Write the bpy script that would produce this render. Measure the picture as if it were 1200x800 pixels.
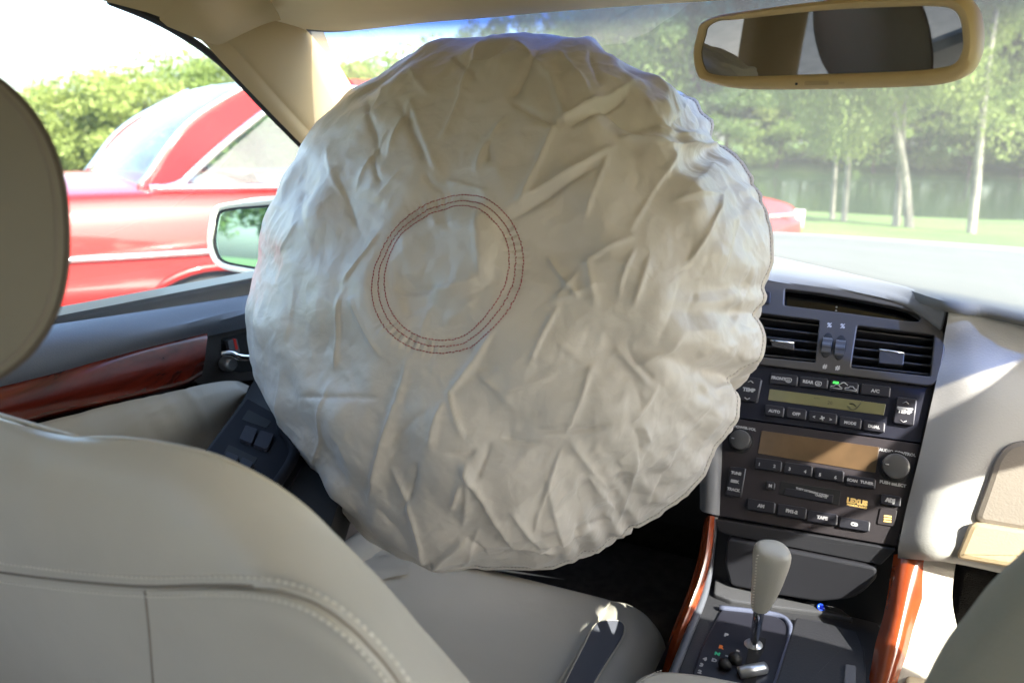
import bpy, bmesh, math, random
import numpy as np
from mathutils import Vector, Matrix
R = math.radians
random.seed(7); rng = np.random.default_rng(7)
scene = bpy.context.scene
for o in list(bpy.data.objects): bpy.data.objects.remove(o)

# ---------------------------------------------------------------- camera
YAW, PITCH, ROLL, FPX = R(25.6), R(14.3), R(1.0), 900.0
CAM = Vector((0.05, 0.0, 1.12))
fwd = Vector((-math.sin(YAW)*math.cos(PITCH), math.cos(YAW)*math.cos(PITCH), -math.sin(PITCH)))
rgt0 = Vector((math.cos(YAW), math.sin(YAW), 0)); up0 = rgt0.cross(fwd)
rgt = (rgt0*math.cos(ROLL) + up0*math.sin(ROLL)).normalized(); upv = rgt.cross(fwd)
cd = bpy.data.cameras.new('camera'); cam = bpy.data.objects.new('camera', cd); scene.collection.objects.link(cam)
M3 = Matrix((rgt, upv, -fwd)).transposed()
cam.matrix_world = Matrix.Translation(CAM) @ M3.to_4x4()
cd.sensor_width = 36; cd.lens = 36*FPX/1200; cd.clip_start = .02; cd.clip_end = 2000
cd.dof.use_dof = True; cd.dof.focus_distance = .82; cd.dof.aperture_fstop = 5.6
scene.camera = cam

# ---------------------------------------------------------------- light
SUN_EL, SUN_BACK = R(38), R(22)
S = Vector((math.cos(SUN_EL)*math.cos(SUN_BACK), -math.cos(SUN_EL)*math.sin(SUN_BACK), math.sin(SUN_EL)))
ld = bpy.data.lights.new('sun', 'SUN'); ld.energy = 3.6; ld.angle = R(.5); ld.color = (1, .95, .86)
lo = bpy.data.objects.new('sun', ld); scene.collection.objects.link(lo)
lo.rotation_euler = S.to_track_quat('Z', 'Y').to_euler()
w = bpy.data.worlds.new('World'); scene.world = w; w.use_nodes = True
nt = w.node_tree; bg = nt.nodes['Background']
sk = nt.nodes.new('ShaderNodeTexSky'); sk.sky_type = 'NISHITA'; sk.sun_disc = False
sk.sun_elevation = SUN_EL; sk.sun_rotation = R(90)+SUN_BACK; sk.dust_density = 3.0
nt.links.new(sk.outputs[0], bg.inputs[0]); bg.inputs[1].default_value = .15
scene.view_settings.view_transform = 'Standard'; scene.view_settings.look = 'None'
scene.view_settings.exposure = 2.75; scene.view_settings.gamma = 1
scene.cycles.use_denoising = True
scene.cycles.max_bounces = 10; scene.cycles.diffuse_bounces = 6; scene.cycles.transparent_max_bounces = 16

# ---------------------------------------------------------------- picture geometry helpers (design measured from the photograph)
def ray(px, py): return (fwd + rgt*((px-600)/FPX) + upv*((400-py)/FPX))
def at(px, py, pl):
    p, n = pl; d = ray(px, py); t = (p-CAM).dot(n)/d.dot(n); return CAM + d*t
def atd(px, py, dep): return CAM + ray(px, py)*dep
def proj(p):
    q = Vector(p)-CAM; z = q.dot(fwd); return 600+FPX*q.dot(rgt)/z, 400-FPX*q.dot(upv)/z
def plane(p, n): return (Vector(p), Vector(n).normalized())
def PX(x): return plane((x,0,0), (1,0,0))
def PY(y): return plane((0,y,0), (0,1,0))
def PZ(z): return plane((0,0,z), (0,0,1))

# ---------------------------------------------------------------- materials
MATS = {}
def mat(name, col, rough=.5, metal=0, bump=0, bscale=200, var=0, vscale=8, coat=0, spec=.5, trans=0, sheen=0, bdist=.001, detail=3, col2=None):
    if name in MATS: return MATS[name]
    m = bpy.data.materials.new(name); m.use_nodes = True; n = m.node_tree.nodes; l = m.node_tree.links
    b = n['Principled BSDF']; b.inputs['Base Color'].default_value = (*col, 1); b.inputs['Roughness'].default_value = rough
    b.inputs['Metallic'].default_value = metal; b.inputs['Coat Weight'].default_value = coat; b.inputs['Specular IOR Level'].default_value = spec
    b.inputs['Coat Roughness'].default_value = .06
    if sheen: b.inputs['Sheen Weight'].default_value = sheen
    tc = n.new('ShaderNodeTexCoord')
    if var or col2:
        t = n.new('ShaderNodeTexNoise'); t.inputs['Scale'].default_value = vscale; t.inputs['Detail'].default_value = 5
        l.new(tc.outputs['Object'], t.inputs['Vector'])
        r = n.new('ShaderNodeMix'); r.data_type = 'RGBA'
        c2 = col2 or tuple(max(0, c*(1-var)) for c in col); c1 = col if col2 else tuple(min(1, c*(1+var)) for c in col)
        r.inputs['A'].default_value = (*c1, 1); r.inputs['B'].default_value = (*c2, 1)
        mr = n.new('ShaderNodeMapRange'); mr.inputs[1].default_value = .35; mr.inputs[2].default_value = .65
        l.new(t.outputs['Fac'], mr.inputs[0]); l.new(mr.outputs[0], r.inputs['Factor']); l.new(r.outputs['Result'], b.inputs['Base Color'])
        mr2 = n.new('ShaderNodeMapRange'); mr2.inputs[3].default_value = rough*.85; mr2.inputs[4].default_value = min(1, rough*1.15)
        l.new(t.outputs['Fac'], mr2.inputs[0]); l.new(mr2.outputs[0], b.inputs['Roughness'])
    if bump:
        t2 = n.new('ShaderNodeTexNoise'); t2.inputs['Scale'].default_value = bscale; t2.inputs['Detail'].default_value = detail
        l.new(tc.outputs['Object'], t2.inputs['Vector'])
        bp = n.new('ShaderNodeBump'); bp.inputs['Strength'].default_value = bump; bp.inputs['Distance'].default_value = bdist
        l.new(t2.outputs['Fac'], bp.inputs['Height']); l.new(bp.outputs['Normal'], b.inputs['Normal'])
    MATS[name] = m; return m
def voro_leather(name, col, rough=.45, var=.06):
    m = mat(name, col, rough, var=var, vscale=5); n = m.node_tree.nodes; l = m.node_tree.links
    tc = [x for x in n if x.type == 'TEX_COORD'][0]
    v = n.new('ShaderNodeTexVoronoi'); v.feature = 'DISTANCE_TO_EDGE'; v.inputs['Scale'].default_value = 420
    l.new(tc.outputs['Object'], v.inputs['Vector'])
    t = n.new('ShaderNodeTexNoise'); t.inputs['Scale'].default_value = 14; t.inputs['Detail'].default_value = 4; l.new(tc.outputs['Object'], t.inputs['Vector'])
    b1 = n.new('ShaderNodeBump'); b1.inputs['Strength'].default_value = .35; b1.inputs['Distance'].default_value = .0006; l.new(v.outputs['Distance'], b1.inputs['Height'])
    b2 = n.new('ShaderNodeBump'); b2.inputs['Strength'].default_value = .3; b2.inputs['Distance'].default_value = .006; l.new(t.outputs['Fac'], b2.inputs['Height'])
    l.new(b2.outputs['Normal'], b1.inputs['Normal']); l.new(b1.outputs['Normal'], n['Principled BSDF'].inputs['Normal'])
    return m
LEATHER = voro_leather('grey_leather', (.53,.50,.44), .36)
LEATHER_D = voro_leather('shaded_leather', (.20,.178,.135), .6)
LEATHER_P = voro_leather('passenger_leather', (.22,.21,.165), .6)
INSERT = voro_leather('shaded_insert', (.11,.115,.14), .45)  # leather of the bolster inset, recess shading put into its colour
PIPE = mat('piping', (.62,.57,.47), .5, bump=.2, bscale=600)
PIPE_D = mat('piping_dark', (.09,.07,.05), .6)
SEAM = mat('seam_groove', (.20,.17,.14), .7)
THREAD = mat('thread', (.78,.74,.66), .6)
TAN = mat('tan_trim', (.46,.34,.18), .75, bump=.35, bscale=900, var=.04, bdist=.0006)
TANH = mat('headliner_cloth', (.66,.55,.33), .9, bump=.5, bscale=1200, var=.04, bdist=.0006)
TANM = mat('mirror_shell', (.50,.37,.18), .5, bump=.2, bscale=700, var=.04)
DASH = mat('dash_vinyl', (.36,.35,.335), .62, bump=.35, bscale=500, var=.03, bdist=.0008, spec=.25)
DASHT = mat('dash_vinyl_toned', (.135,.135,.13), .65, bump=.35, bscale=500, var=.03, bdist=.0008, spec=.2)  # dash vinyl darkened in colour to offset the strong sun on top
DASHG = mat('dash_vinyl_shaded', (.17,.172,.18), .6, bump=.35, bscale=500, var=.03, bdist=.0008)  # same dash vinyl with the brow's shade put into its colour
DOORG = mat('door_vinyl', (.12,.135,.17), .5, bump=.3, bscale=500, var=.03, bdist=.0008)
BEZEL = mat('bezel_plastic', (.042,.038,.037), .5, bump=.2, bscale=700, bdist=.0005)
BLACK = mat('black_plastic', (.012,.012,.014), .6, spec=.3, bump=.15, bscale=600, bdist=.0005)
RADIO = mat('radio_face', (.022,.018,.021), .5, spec=.3, bump=.15, bscale=700, bdist=.0004)
CLIM = mat('climate_face', (.006,.007,.016), .5, spec=.3, bump=.15, bscale=700, bdist=.0004)
BTN = mat('button_plastic', (.013,.013,.019), .45, spec=.35, bump=.1, bscale=900, bdist=.0003)
BTNE = mat('button_edge', (.14,.14,.16), .35)
CAV = mat('vent_cavity', (.006,.006,.007), .8)
SLAT = mat('vent_slat', (.035,.032,.033), .45)
CHROME = mat('chrome', (.82,.82,.84), .12, metal=1)
SILVER = mat('satin_silver', (.5,.52,.56), .3, metal=.8)
SGREY = mat('console_edge_grey', (.09,.095,.115), .4)
WHITEP = mat('print_white', (.34,.34,.35), .5)
GOLDP = mat('print_gold', (.75,.52,.18), .4)
REDP = mat('print_orange', (.8,.2,.03), .5)
GREENP = mat('print_green', (.03,.4,.2), .5)
LCD1 = mat('lcd_green', (.13,.125,.06), .3, var=.1, vscale=20, coat=.4)
LCD2 = mat('lcd_amber', (.085,.052,.026), .3, var=.25, vscale=22, coat=.5)
LCDP = mat('lcd_print', (.03,.03,.02), .5)
CARPET = mat('carpet', (.05,.042,.04), .95, bump=1, bscale=900, bdist=.002, var=.2, vscale=60)
CARPETL = mat('light_carpet', (.42,.38,.32), .95, bump=1, bscale=700, bdist=.002, var=.1, vscale=60)
RUBBER = mat('rubber', (.012,.012,.013), .6)
KNOB = voro_leather('knob_leather', (.40,.385,.34), .4)
MIRROR = mat('mirror_silver', (.33,.33,.325), .02, metal=1)
MIRRORB = mat('mirror_blue', (.55,.82,.84), .02, metal=1)
REDC = mat('red_paint', (.23,.007,.005), .45, coat=.6, spec=.2, var=.03, vscale=2)
TYRE = mat('tyre', (.02,.02,.02), .85, bump=.4, bscale=80)
CREAM = mat('cream_paint', (.72,.72,.62), .35, coat=.6)
def glass(name, tint=(1,1,1), veil=0, refl=1.0):
    m = bpy.data.materials.new(name); m.use_nodes = True; n = m.node_tree.nodes; l = m.node_tree.links
    for x in list(n): n.remove(x)
    out = n.new('ShaderNodeOutputMaterial'); tr = n.new('ShaderNodeBsdfTransparent'); tr.inputs[0].default_value = (*tint, 1)
    gl = n.new('ShaderNodeBsdfGlossy'); gl.inputs['Roughness'].default_value = .01; gl.inputs[0].default_value = (refl,refl,refl,1)
    fr = n.new('ShaderNodeFresnel'); ge = n.new('ShaderNodeNewGeometry'); io = n.new('ShaderNodeMapRange'); io.inputs[3].default_value = 1.45; io.inputs[4].default_value = 1/1.45; l.new(ge.outputs['Backfacing'], io.inputs[0]); l.new(io.outputs[0], fr.inputs[0])
    mx = n.new('ShaderNodeMixShader'); l.new(fr.outputs[0], mx.inputs[0]); l.new(tr.outputs[0], mx.inputs[1]); l.new(gl.outputs[0], mx.inputs[2])
    last = mx
    if veil:  # pale scattering film added to the glass as a veil of glare
        df = n.new('ShaderNodeBsdfDiffuse'); df.inputs[0].default_value = (.9,.9,.88,1); tl = n.new('ShaderNodeBsdfTranslucent'); tl.inputs[0].default_value = (.9,.9,.88,1)
        a = n.new('ShaderNodeMixShader'); a.inputs[0].default_value = .6; l.new(df.outputs[0], a.inputs[1]); l.new(tl.outputs[0], a.inputs[2])
        m2 = n.new('ShaderNodeMixShader'); tc = n.new('ShaderNodeTexCoord'); t = n.new('ShaderNodeTexNoise'); t.inputs['Scale'].default_value = 3
        l.new(tc.outputs['Object'], t.inputs['Vector']); mr = n.new('ShaderNodeMapRange'); mr.inputs[3].default_value = veil*.7; mr.inputs[4].default_value = veil*1.3
        l.new(t.outputs['Fac'], mr.inputs[0]); l.new(mr.outputs[0], m2.inputs[0]); l.new(mx.outputs[0], m2.inputs[1]); l.new(a.outputs[0], m2.inputs[2]); last = m2
    l.new(last.outputs[0], out.inputs[0]); MATS[name] = m; return m
GL_W = glass('windscreen_glass', (.93,.97,.93), .045)
GL_S = glass('side_glass', (.93,.97,.94), .035)
_n = GL_W.node_tree.nodes; _l = GL_W.node_tree.links; _tr = [x for x in _n if x.type == 'BSDF_TRANSPARENT'][0]
_tc = _n.new('ShaderNodeTexCoord'); _sx = _n.new('ShaderNodeSeparateXYZ'); _rp = _n.new('ShaderNodeValToRGB'); _l.new(_tc.outputs['Generated'], _sx.inputs[0]); _l.new(_sx.outputs[2], _rp.inputs[0]); _l.new(_rp.outputs[0], _tr.inputs[0])
_rp.color_ramp.elements[0].position = .825; _rp.color_ramp.elements[0].color = (.86,.93,.89,1); _rp.color_ramp.elements[1].position = .90; _rp.color_ramp.elements[1].color = (.008,.07,.30,1)   # blue shade band of the glass itself
GL_T = glass('tinted_glass', (.32,.37,.42), .01)
GL_R = glass('red_car_glass', (.50,.66,.63), .09)

def wood(name, c1, c2):
    m = mat(name, c1, .22, coat=1); n = m.node_tree.nodes; l = m.node_tree.links
    tc = [x for x in n if x.type == 'TEX_COORD'][0]
    mp = n.new('ShaderNodeMapping'); mp.inputs['Scale'].default_value = (9, 5, 14); l.new(tc.outputs['Object'], mp.inputs[0])
    t = n.new('ShaderNodeTexNoise'); t.inputs['Scale'].default_value = 1.6; t.inputs['Detail'].default_value = 8; t.inputs['Distortion'].default_value = 1.6; l.new(mp.outputs[0], t.inputs[0])
    cr = n.new('ShaderNodeValToRGB'); cr.color_ramp.elements[0].position = .32; cr.color_ramp.elements[0].color = (*c2,1); cr.color_ramp.elements[1].position = .68; cr.color_ramp.elements[1].color = (*c1,1)
    l.new(t.outputs['Fac'], cr.inputs[0]); l.new(cr.outputs[0], n['Principled BSDF'].inputs['Base Color']); return m
WOOD_D = wood('door_wood', (.20,.022,.010), (.06,.010,.006))
WOOD_C = wood('console_wood', (.30,.055,.014), (.17,.028,.009))

def airbag_mat():
    m = mat('airbag_nylon', (.56,.52,.46), .42, sheen=.2); n = m.node_tree.nodes; l = m.node_tree.links; b = n['Principled BSDF']
    tc = [x for x in n if x.type == 'TEX_COORD'][0]
    def N(scale, det=4, dist=0):
        t = n.new('ShaderNodeTexNoise'); t.inputs['Scale'].default_value = scale; t.inputs['Detail'].default_value = det; t.inputs['Distortion'].default_value = dist
        l.new(tc.outputs['Object'], t.inputs['Vector']); return t
    # warped voronoi edges read as dried-in fold creases
    wv = N(9, 3); va = n.new('ShaderNodeVectorMath'); va.operation = 'SCALE'; va.inputs[3].default_value = .09; l.new(wv.outputs['Color'], va.inputs[0])
    ad = n.new('ShaderNodeVectorMath'); ad.operation = 'ADD'; l.new(tc.outputs['Object'], ad.inputs[0]); l.new(va.outputs[0], ad.inputs[1])
    prev = None
    for sc, dist, st in ((7, .010, .4), (17, .0035, .3)):
        v = n.new('ShaderNodeTexVoronoi'); v.feature = 'F1'; v.distance = 'MANHATTAN'; v.inputs['Scale'].default_value = sc; l.new(ad.outputs[0], v.inputs['Vector'])
        bp = n.new('ShaderNodeBump'); bp.inputs['Strength'].default_value = st; bp.inputs['Distance'].default_value = dist; l.new(v.outputs['Distance'], bp.inputs['Height'])
        if prev: l.new(prev.outputs[0], bp.inputs['Normal'])
        prev = bp
    for sc, dist, st in ((40, .003, .5), (1500, .0004, .4)):
        t = N(sc, 5, .6); bp = n.new('ShaderNodeBump'); bp.inputs['Strength'].default_value = st; bp.inputs['Distance'].default_value = dist
        l.new(t.outputs['Fac'], bp.inputs['Height']); l.new(prev.outputs[0], bp.inputs['Normal']); prev = bp
    l.new(prev.outputs[0], b.inputs['Normal'])
    t = N(6, 5); mx = n.new('ShaderNodeMix'); mx.data_type = 'RGBA'; mx.inputs['A'].default_value = (.585,.54,.485,1); mx.inputs['B'].default_value = (.52,.475,.42,1)
    l.new(t.outputs['Fac'], mx.inputs['Factor']); l.new(mx.outputs['Result'], b.inputs['Base Color'])
    return m
BAGM = airbag_mat()

# ---------------------------------------------------------------- object helpers
COL = scene.collection
def empty(name, loc, label=None, cat=None, group=None):
    o = bpy.data.objects.new(name, None); COL.objects.link(o); o.location = loc; o.empty_display_size = .05
    if label: o['label'] = label
    if cat: o['category'] = cat
    if group: o['group'] = group
    return o
bpy.context.view_layer.update()
def link(name, me, m, parent=None, smooth=True, label=None, kind=None, cat=None, ang=None):
    """mesh given in world coordinates; parented without moving"""
    if m: 
        me.materials.clear(); me.materials.append(m)
    if smooth:
        me.shade_smooth()
        if ang is not None: 
            bm = bmesh.new(); bm.from_mesh(me)
            for e in bm.edges:
                if len(e.link_faces) == 2 and e.calc_face_angle(0) > R(ang): e.smooth = False
            bm.to_mesh(me); bm.free()
    o = bpy.data.objects.new(name, me); COL.objects.link(o)
    vs = me.vertices
    if len(vs):
        co = np.empty(len(vs)*3); vs.foreach_get('co', co); co = co.reshape(-1,3); c = (co.min(0)+co.max(0))/2
        vs.foreach_set('co', (co-c).ravel()); me.update(); pos = Vector(c)
    else: pos = Vector()
    off = Vector()
    p = parent
    while p: off += p.location; p = p.parent
    if parent: o.parent = parent
    o.location = pos-off
    if label: o['label'] = label
    if kind: o['kind'] = kind
    if cat: o['category'] = cat
    return o
class MB:
    def __init__(s): s.v = []; s.f = []
    def add(s, vs, fs):
        b = len(s.v); s.v += [tuple(v) for v in vs]; s.f += [tuple(b+i for i in f) for f in fs]; return s
    def mesh(s, name='m'):
        me = bpy.data.meshes.new(name); me.from_pydata(s.v, [], s.f); me.update(); return me
    def build(s, name, m, parent=None, fix=True, **k):
        me = s.mesh(name)
        if fix:
            bm = bmesh.new(); bm.from_mesh(me); bmesh.ops.recalc_face_normals(bm, faces=bm.faces); bm.to_mesh(me); bm.free()
        return link(name, me, m, parent, **k)
def cr(pts, n, closed=False):
    """Catmull-Rom resample of points, n per span"""
    P = [Vector(p) for p in pts]; out = []; L = len(P)
    spans = L if closed else L-1
    for i in range(spans):
        if closed: a, b, c, d = P[i-1], P[i], P[(i+1)%L], P[(i+2)%L]
        else:
            b, c = P[i], P[i+1]; a = P[i-1] if i else b*2-c; d = P[i+2] if i+2 < L else c*2-b
        for k in range(n):
            t = k/n; out.append(.5*((2*b)+(c-a)*t+(2*a-5*b+4*c-d)*t*t+(3*b-a-3*c+d)*t**3))
    if not closed: out.append(P[-1].copy())
    return out
def loft(mb, rows, nu=6, nv=6, smooth_u=True):
    R2 = [cr(r, nu) for r in rows]
    cols = [cr([r[j] for r in R2], nv) for j in range(len(R2[0]))]
    nj, ni = len(cols), len(cols[0]); vs = [cols[j][i] for j in range(nj) for i in range(ni)]
    fs = [(j*ni+i, (j+1)*ni+i, (j+1)*ni+i+1, j*ni+i+1) for j in range(nj-1) for i in range(ni-1)]
    mb.add(vs, fs); return mb
def tube(mb, path, r, seg=8, closed=False, taper=None):
    P = [Vector(p) for p in path]; n = len(P); rings = []
    up = Vector((.13,.31,.94)).normalized(); prevN = None
    for i, p in enumerate(P):
        t = (P[(i+1)%n]-P[i-1]) if closed else (P[min(i+1,n-1)]-P[max(i-1,0)])
        t = t.normalized() if t.length > 1e-9 else Vector((0,0,1))
        if prevN is None:
            a = t.cross(up); a = a if a.length > .05 else t.cross(Vector((1,0,0))); a.normalize()
        else: a = (prevN - t*prevN.dot(t)).normalized()
        prevN = a; b = t.cross(a); rr = r if taper is None else taper(i/(n-1))*r
        rings.append([p+a*math.cos(2*math.pi*k/seg)*rr+b*math.sin(2*math.pi*k/seg)*rr for k in range(seg)])
    vs = [v for rg in rings for v in rg]; fs = []
    m = n if closed else n-1
    for i in range(m):
        for k in range(seg):
            a0 = i*seg+k; a1 = i*seg+(k+1)%seg; b0 = ((i+1)%n)*seg+k; b1 = ((i+1)%n)*seg+(k+1)%seg; fs.append((a0,a1,b1,b0))
    if not closed: fs += [tuple(range(seg)), tuple((n-1)*seg+k for k in range(seg))[::-1]]
    mb.add(vs, fs); return mb
def box(mb, c, ax, ay, az):
    """centre and three half-axis vectors"""
    c = Vector(c); ax, ay, az = Vector(ax), Vector(ay), Vector(az)
    vs = [c+ax*i+ay*j+az*k for i in (-1,1) for j in (-1,1) for k in (-1,1)]
    mb.add(vs, [(0,1,3,2),(4,6,7,5),(0,4,5,1),(2,3,7,6),(0,2,6,4),(1,5,7,3)]); return mb
def cbox(mb, x0, x1, y0, y1, z0, z1):
    return box(mb, ((x0+x1)/2,(y0+y1)/2,(z0+z1)/2), ((x1-x0)/2,0,0), (0,(y1-y0)/2,0), (0,0,(z1-z0)/2))
def frame(n):
    """u lateral, v up inside the plane with normal n (n toward the cabin)"""
    n = Vector(n).normalized(); u = Vector((1,0,0)) if abs(n.x) < .9 else Vector((0,1,0)); u = (u - n*u.dot(n)).normalized(); v = n.cross(u)
    if (v.z if abs(n.z) < .9 else v.y) < 0: v = -v
    return u, v
def round_poly(pts, r, k=4):
    """2-D polygon with rounded corners"""
    out = []; L = len(pts)
    for i in range(L):
        p = Vector(pts[i]); a = Vector(pts[i-1])-p; b = Vector(pts[(i+1)%L])-p
        rr = min(r, a.length*.45, b.length*.45)
        p0 = p+a.normalized()*rr; p1 = p+b.normalized()*rr
        for j in range(k+1):
            t = j/k; out.append((1-t)**2*p0+2*t*(1-t)*p+t*t*p1)
    return out
def inset(poly, d):
    L = len(poly); A = sum(poly[i].x*poly[(i+1)%L].y-poly[(i+1)%L].x*poly[i].y for i in range(L)); s = 1 if A > 0 else -1
    out = []
    for i in range(L):
        t = (poly[(i+1)%L]-poly[i-1]); t = t.normalized() if t.length > 1e-9 else Vector((1,0))
        out.append(poly[i]+Vector((-t.y, t.x))*d*s)
    return out
def slab2(mb, poly2, o, u, v, n, h0, h1, bev=.0008, steps=2):
    """solid from 2-D outline, between heights h0 and h1 along n, top edge rounded"""
    L = len(poly2); rings = [(poly2, h0), (poly2, h1-bev)]
    for s in range(1, steps+1):
        a = s/steps*math.pi/2; rings.append((inset(poly2, bev*(1-math.cos(a))), h1-bev+bev*math.sin(a)))
    vs = [o+u*p.x+v*p.y+n*h for rg, h in rings for p in rg]; fs = []
    for r_ in range(len(rings)-1):
        for i in range(L): fs.append((r_*L+i, r_*L+(i+1)%L, (r_+1)*L+(i+1)%L, (r_+1)*L+i))
    fs += [tuple(range(L))[::-1], tuple((len(rings)-1)*L+i for i in range(L))]
    mb.add(vs, fs); return mb
def pslab(name, px, pl, h0, h1, m, parent, r=.002, bev=.0008, k=4, **kw):
    """slab whose outline is seen at these picture points on plane pl"""
    o, n = pl; u, v = frame(n); pts = [at(*q, pl)-o for q in px]
    p2 = round_poly([(p.dot(u), p.dot(v)) for p in pts], r, k)
    return slab2(MB(), p2, o, u, v, n, h0, h1, bev).build(name, m, parent, ang=20, **kw)
def plate(name, outer, holes, pl, ext, bev, m, parent, r=.004, hr=.003, off=0):
    """plate with holes, from picture outlines on a plane"""
    o, n = pl; u, v = frame(n); cu = bpy.data.curves.new(name, 'CURVE'); cu.dimensions = '2D'; cu.fill_mode = 'BOTH'; cu.extrude = ext; cu.bevel_depth = bev; cu.bevel_resolution = 2
    for poly, rr in [(outer, r)]+[(h, hr) for h in holes]:
        pts = [at(*q, pl)-o for q in poly]; p2 = round_poly([(p.dot(u), p.dot(v)) for p in pts], rr, 6)
        s = cu.splines.new('POLY'); s.points.add(len(p2)-1); s.use_cyclic_u = True
        for i, p in enumerate(p2): s.points[i].co = (p.x, p.y, 0, 1)
    t = bpy.data.objects.new('t', cu); me = bpy.data.meshes.new_from_object(t); bpy.data.objects.remove(t)
    W = Matrix((( u.x, v.x, n.x, 0),(u.y, v.y, n.y, 0),(u.z, v.z, n.z, 0),(0,0,0,1))); me.transform(Matrix.Translation(o+n*off) @ W)
    if u.cross(v).dot(n) < 0: me.flip_normals()
    return link(name, me, m, parent, ang=35)
def text(s, px, pl, size, m, parent, h=.0004, name='lettering', flip=0, bold=.0, rot=None, **kw):
    """flat printed lettering, centred on the picture point"""
    cu = bpy.data.curves.new('t', 'FONT'); cu.body = s; cu.size = size*.80; cu.align_x = 'CENTER'; cu.align_y = 'CENTER'; cu.offset = bold; cu.resolution_u = 2
    t = bpy.data.objects.new('t', cu); me = bpy.data.meshes.new_from_object(t); bpy.data.objects.remove(t)
    o, n = pl; u, v = frame(n)
    if rot: u, v = u*math.cos(rot)+v*math.sin(rot), v*math.cos(rot)-u*math.sin(rot)
    c = at(*px, pl) if not isinstance(px, Vector) else px
    W = Matrix(((u.x, v.x, n.x, 0),(u.y, v.y, n.y, 0),(u.z, v.z, n.z, 0),(0,0,0,1)))
    me.transform(Matrix.Translation(c+n*h) @ W); return link(name, me, m, parent, smooth=False, **kw)
def lathe(mb, c, ax, prof, seg=28):
    ax = Vector(ax).normalized(); a = ax.cross(Vector((.3,.2,.9))).normalized(); b = ax.cross(a); c = Vector(c); n = len(prof)
    vs = [c+ax*h+a*math.cos(2*math.pi*k/seg)*r+b*math.sin(2*math.pi*k/seg)*r for r, h in prof for k in range(seg)]
    fs = [(i*seg+k, i*seg+(k+1)%seg, (i+1)*seg+(k+1)%seg, (i+1)*seg+k) for i in range(n-1) for k in range(seg)]
    fs += [tuple(range(seg))[::-1], tuple((n-1)*seg+k for k in range(seg))]
    mb.add(vs, fs); return mb
def stitches(path, step, length, r, m, parent, name='stitching', label=None):
    """row of separate thread stitches along a path"""
    P = [Vector(p) for p in path]; mb = MB(); acc = 0; nxt = 0
    for i in range(len(P)-1):
        d = P[i+1]-P[i]; L = d.length
        while nxt < acc+L:
            p = P[i]+d*((nxt-acc)/L); t = d.normalized(); tube(mb, [p-t*length/2, p, p+t*length/2], r, 5, taper=lambda x: .55+.45*math.sin(math.pi*x)); nxt += step
        acc += L
    return mb.build(name, m, parent, kind='stuff', fix=False)

# ================================================================= SETTING OUTSIDE
def ground():
    n = 120; xs = np.concatenate([-np.geomspace(900, 30, 20), np.linspace(-28, 28, 41), np.geomspace(30, 900, 20)])
    ys = np.concatenate([[-900,-300,-100,-40,-20], np.linspace(-10, 60, 71), np.geomspace(65, 900, 14)])
    vs = []
    for y in ys:
        for x in xs:
            z = 0.0; s = y - .10*max(-15, min(20, x)) - 2.2*sm((30-y)/12)                     # lake runs across the view
            z = -.9*sm((s-13.6)/2.6) + 1.3*sm((s-57)/4)
            if s > 61: z += (s-61)*.01
            lk = sm((x+15)/4)                         # land closes the lake on the left
            z = z*lk + (1-lk)*max(0, (s-10)*.01)
            vs.append((x, y, z + .03*math.sin(x*1.7+y)*math.sin(y*.9)*(1 if y > 6 else 0)))
    nx = len(xs); fs = [(j*nx+i, j*nx+i+1, (j+1)*nx+i+1, (j+1)*nx+i) for j in range(len(ys)-1) for i in range(nx-1)]
    me = bpy.data.meshes.new('lawn'); me.from_pydata(vs, [], fs)
    g = mat('lawn_grass', (.11,.17,.035), .9, col2=(.06,.11,.02), vscale=.5, bump=1, bscale=25, bdist=.05)
    link('lawn', me, g, kind='structure')
def sm(t): t = max(0, min(1, t)); return t*t*(3-2*t)
ground()
a = MB(); cbox(a, -9, 3.2, -14, 7.2, -.02, .012); a.build('car_park', mat('bounce_paving', (.32,.29,.25), .9, bump=.6, bscale=120, bdist=.01, var=.15), kind='structure')  # paving out of view, made pale and warm to bounce light into the cabin
wt = MB(); wt.add([(-30,10,-.45),(200,10,-.45),(200,60,-.45),(-30,60,-.45)], [(0,1,2,3)])
wm = mat('lake_water', (.03,.06,.025), .06, bump=.25, bscale=1.2, bdist=.05); wt.build('lake', wm, kind='structure')

BARK = mat('pale_bark', (.22,.20,.165), .8, bump=.6, bscale=40, bdist=.01, var=.3, vscale=6)
BARKD = mat('bark', (.12,.09,.07), .9, bump=.8, bscale=30, bdist=.02, var=.3, vscale=6)
def leafmat(name, c, c2):
    m = mat(name, c, .6, col2=c2, vscale=1.3); b = m.node_tree.nodes['Principled BSDF']; l = m.node_tree.links; n = m.node_tree.nodes
    tl = n.new('ShaderNodeBsdfTranslucent'); mx = n.new('ShaderNodeMixShader'); mx.inputs[0].default_value = .5; out = n['Material Output']
    src = b.inputs['Base Color'].links[0].from_socket; l.new(src, tl.inputs[0]); l.new(b.outputs[0], mx.inputs[1]); l.new(tl.outputs[0], mx.inputs[2]); l.new(mx.outputs[0], out.inputs[0]); return m
LEAF = [leafmat('leaves_mid', (.20,.27,.06), (.12,.18,.04)), leafmat('leaves_dark', (.12,.18,.045), (.07,.12,.03)), leafmat('leaves_light', (.26,.31,.08), (.17,.23,.06))]
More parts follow.
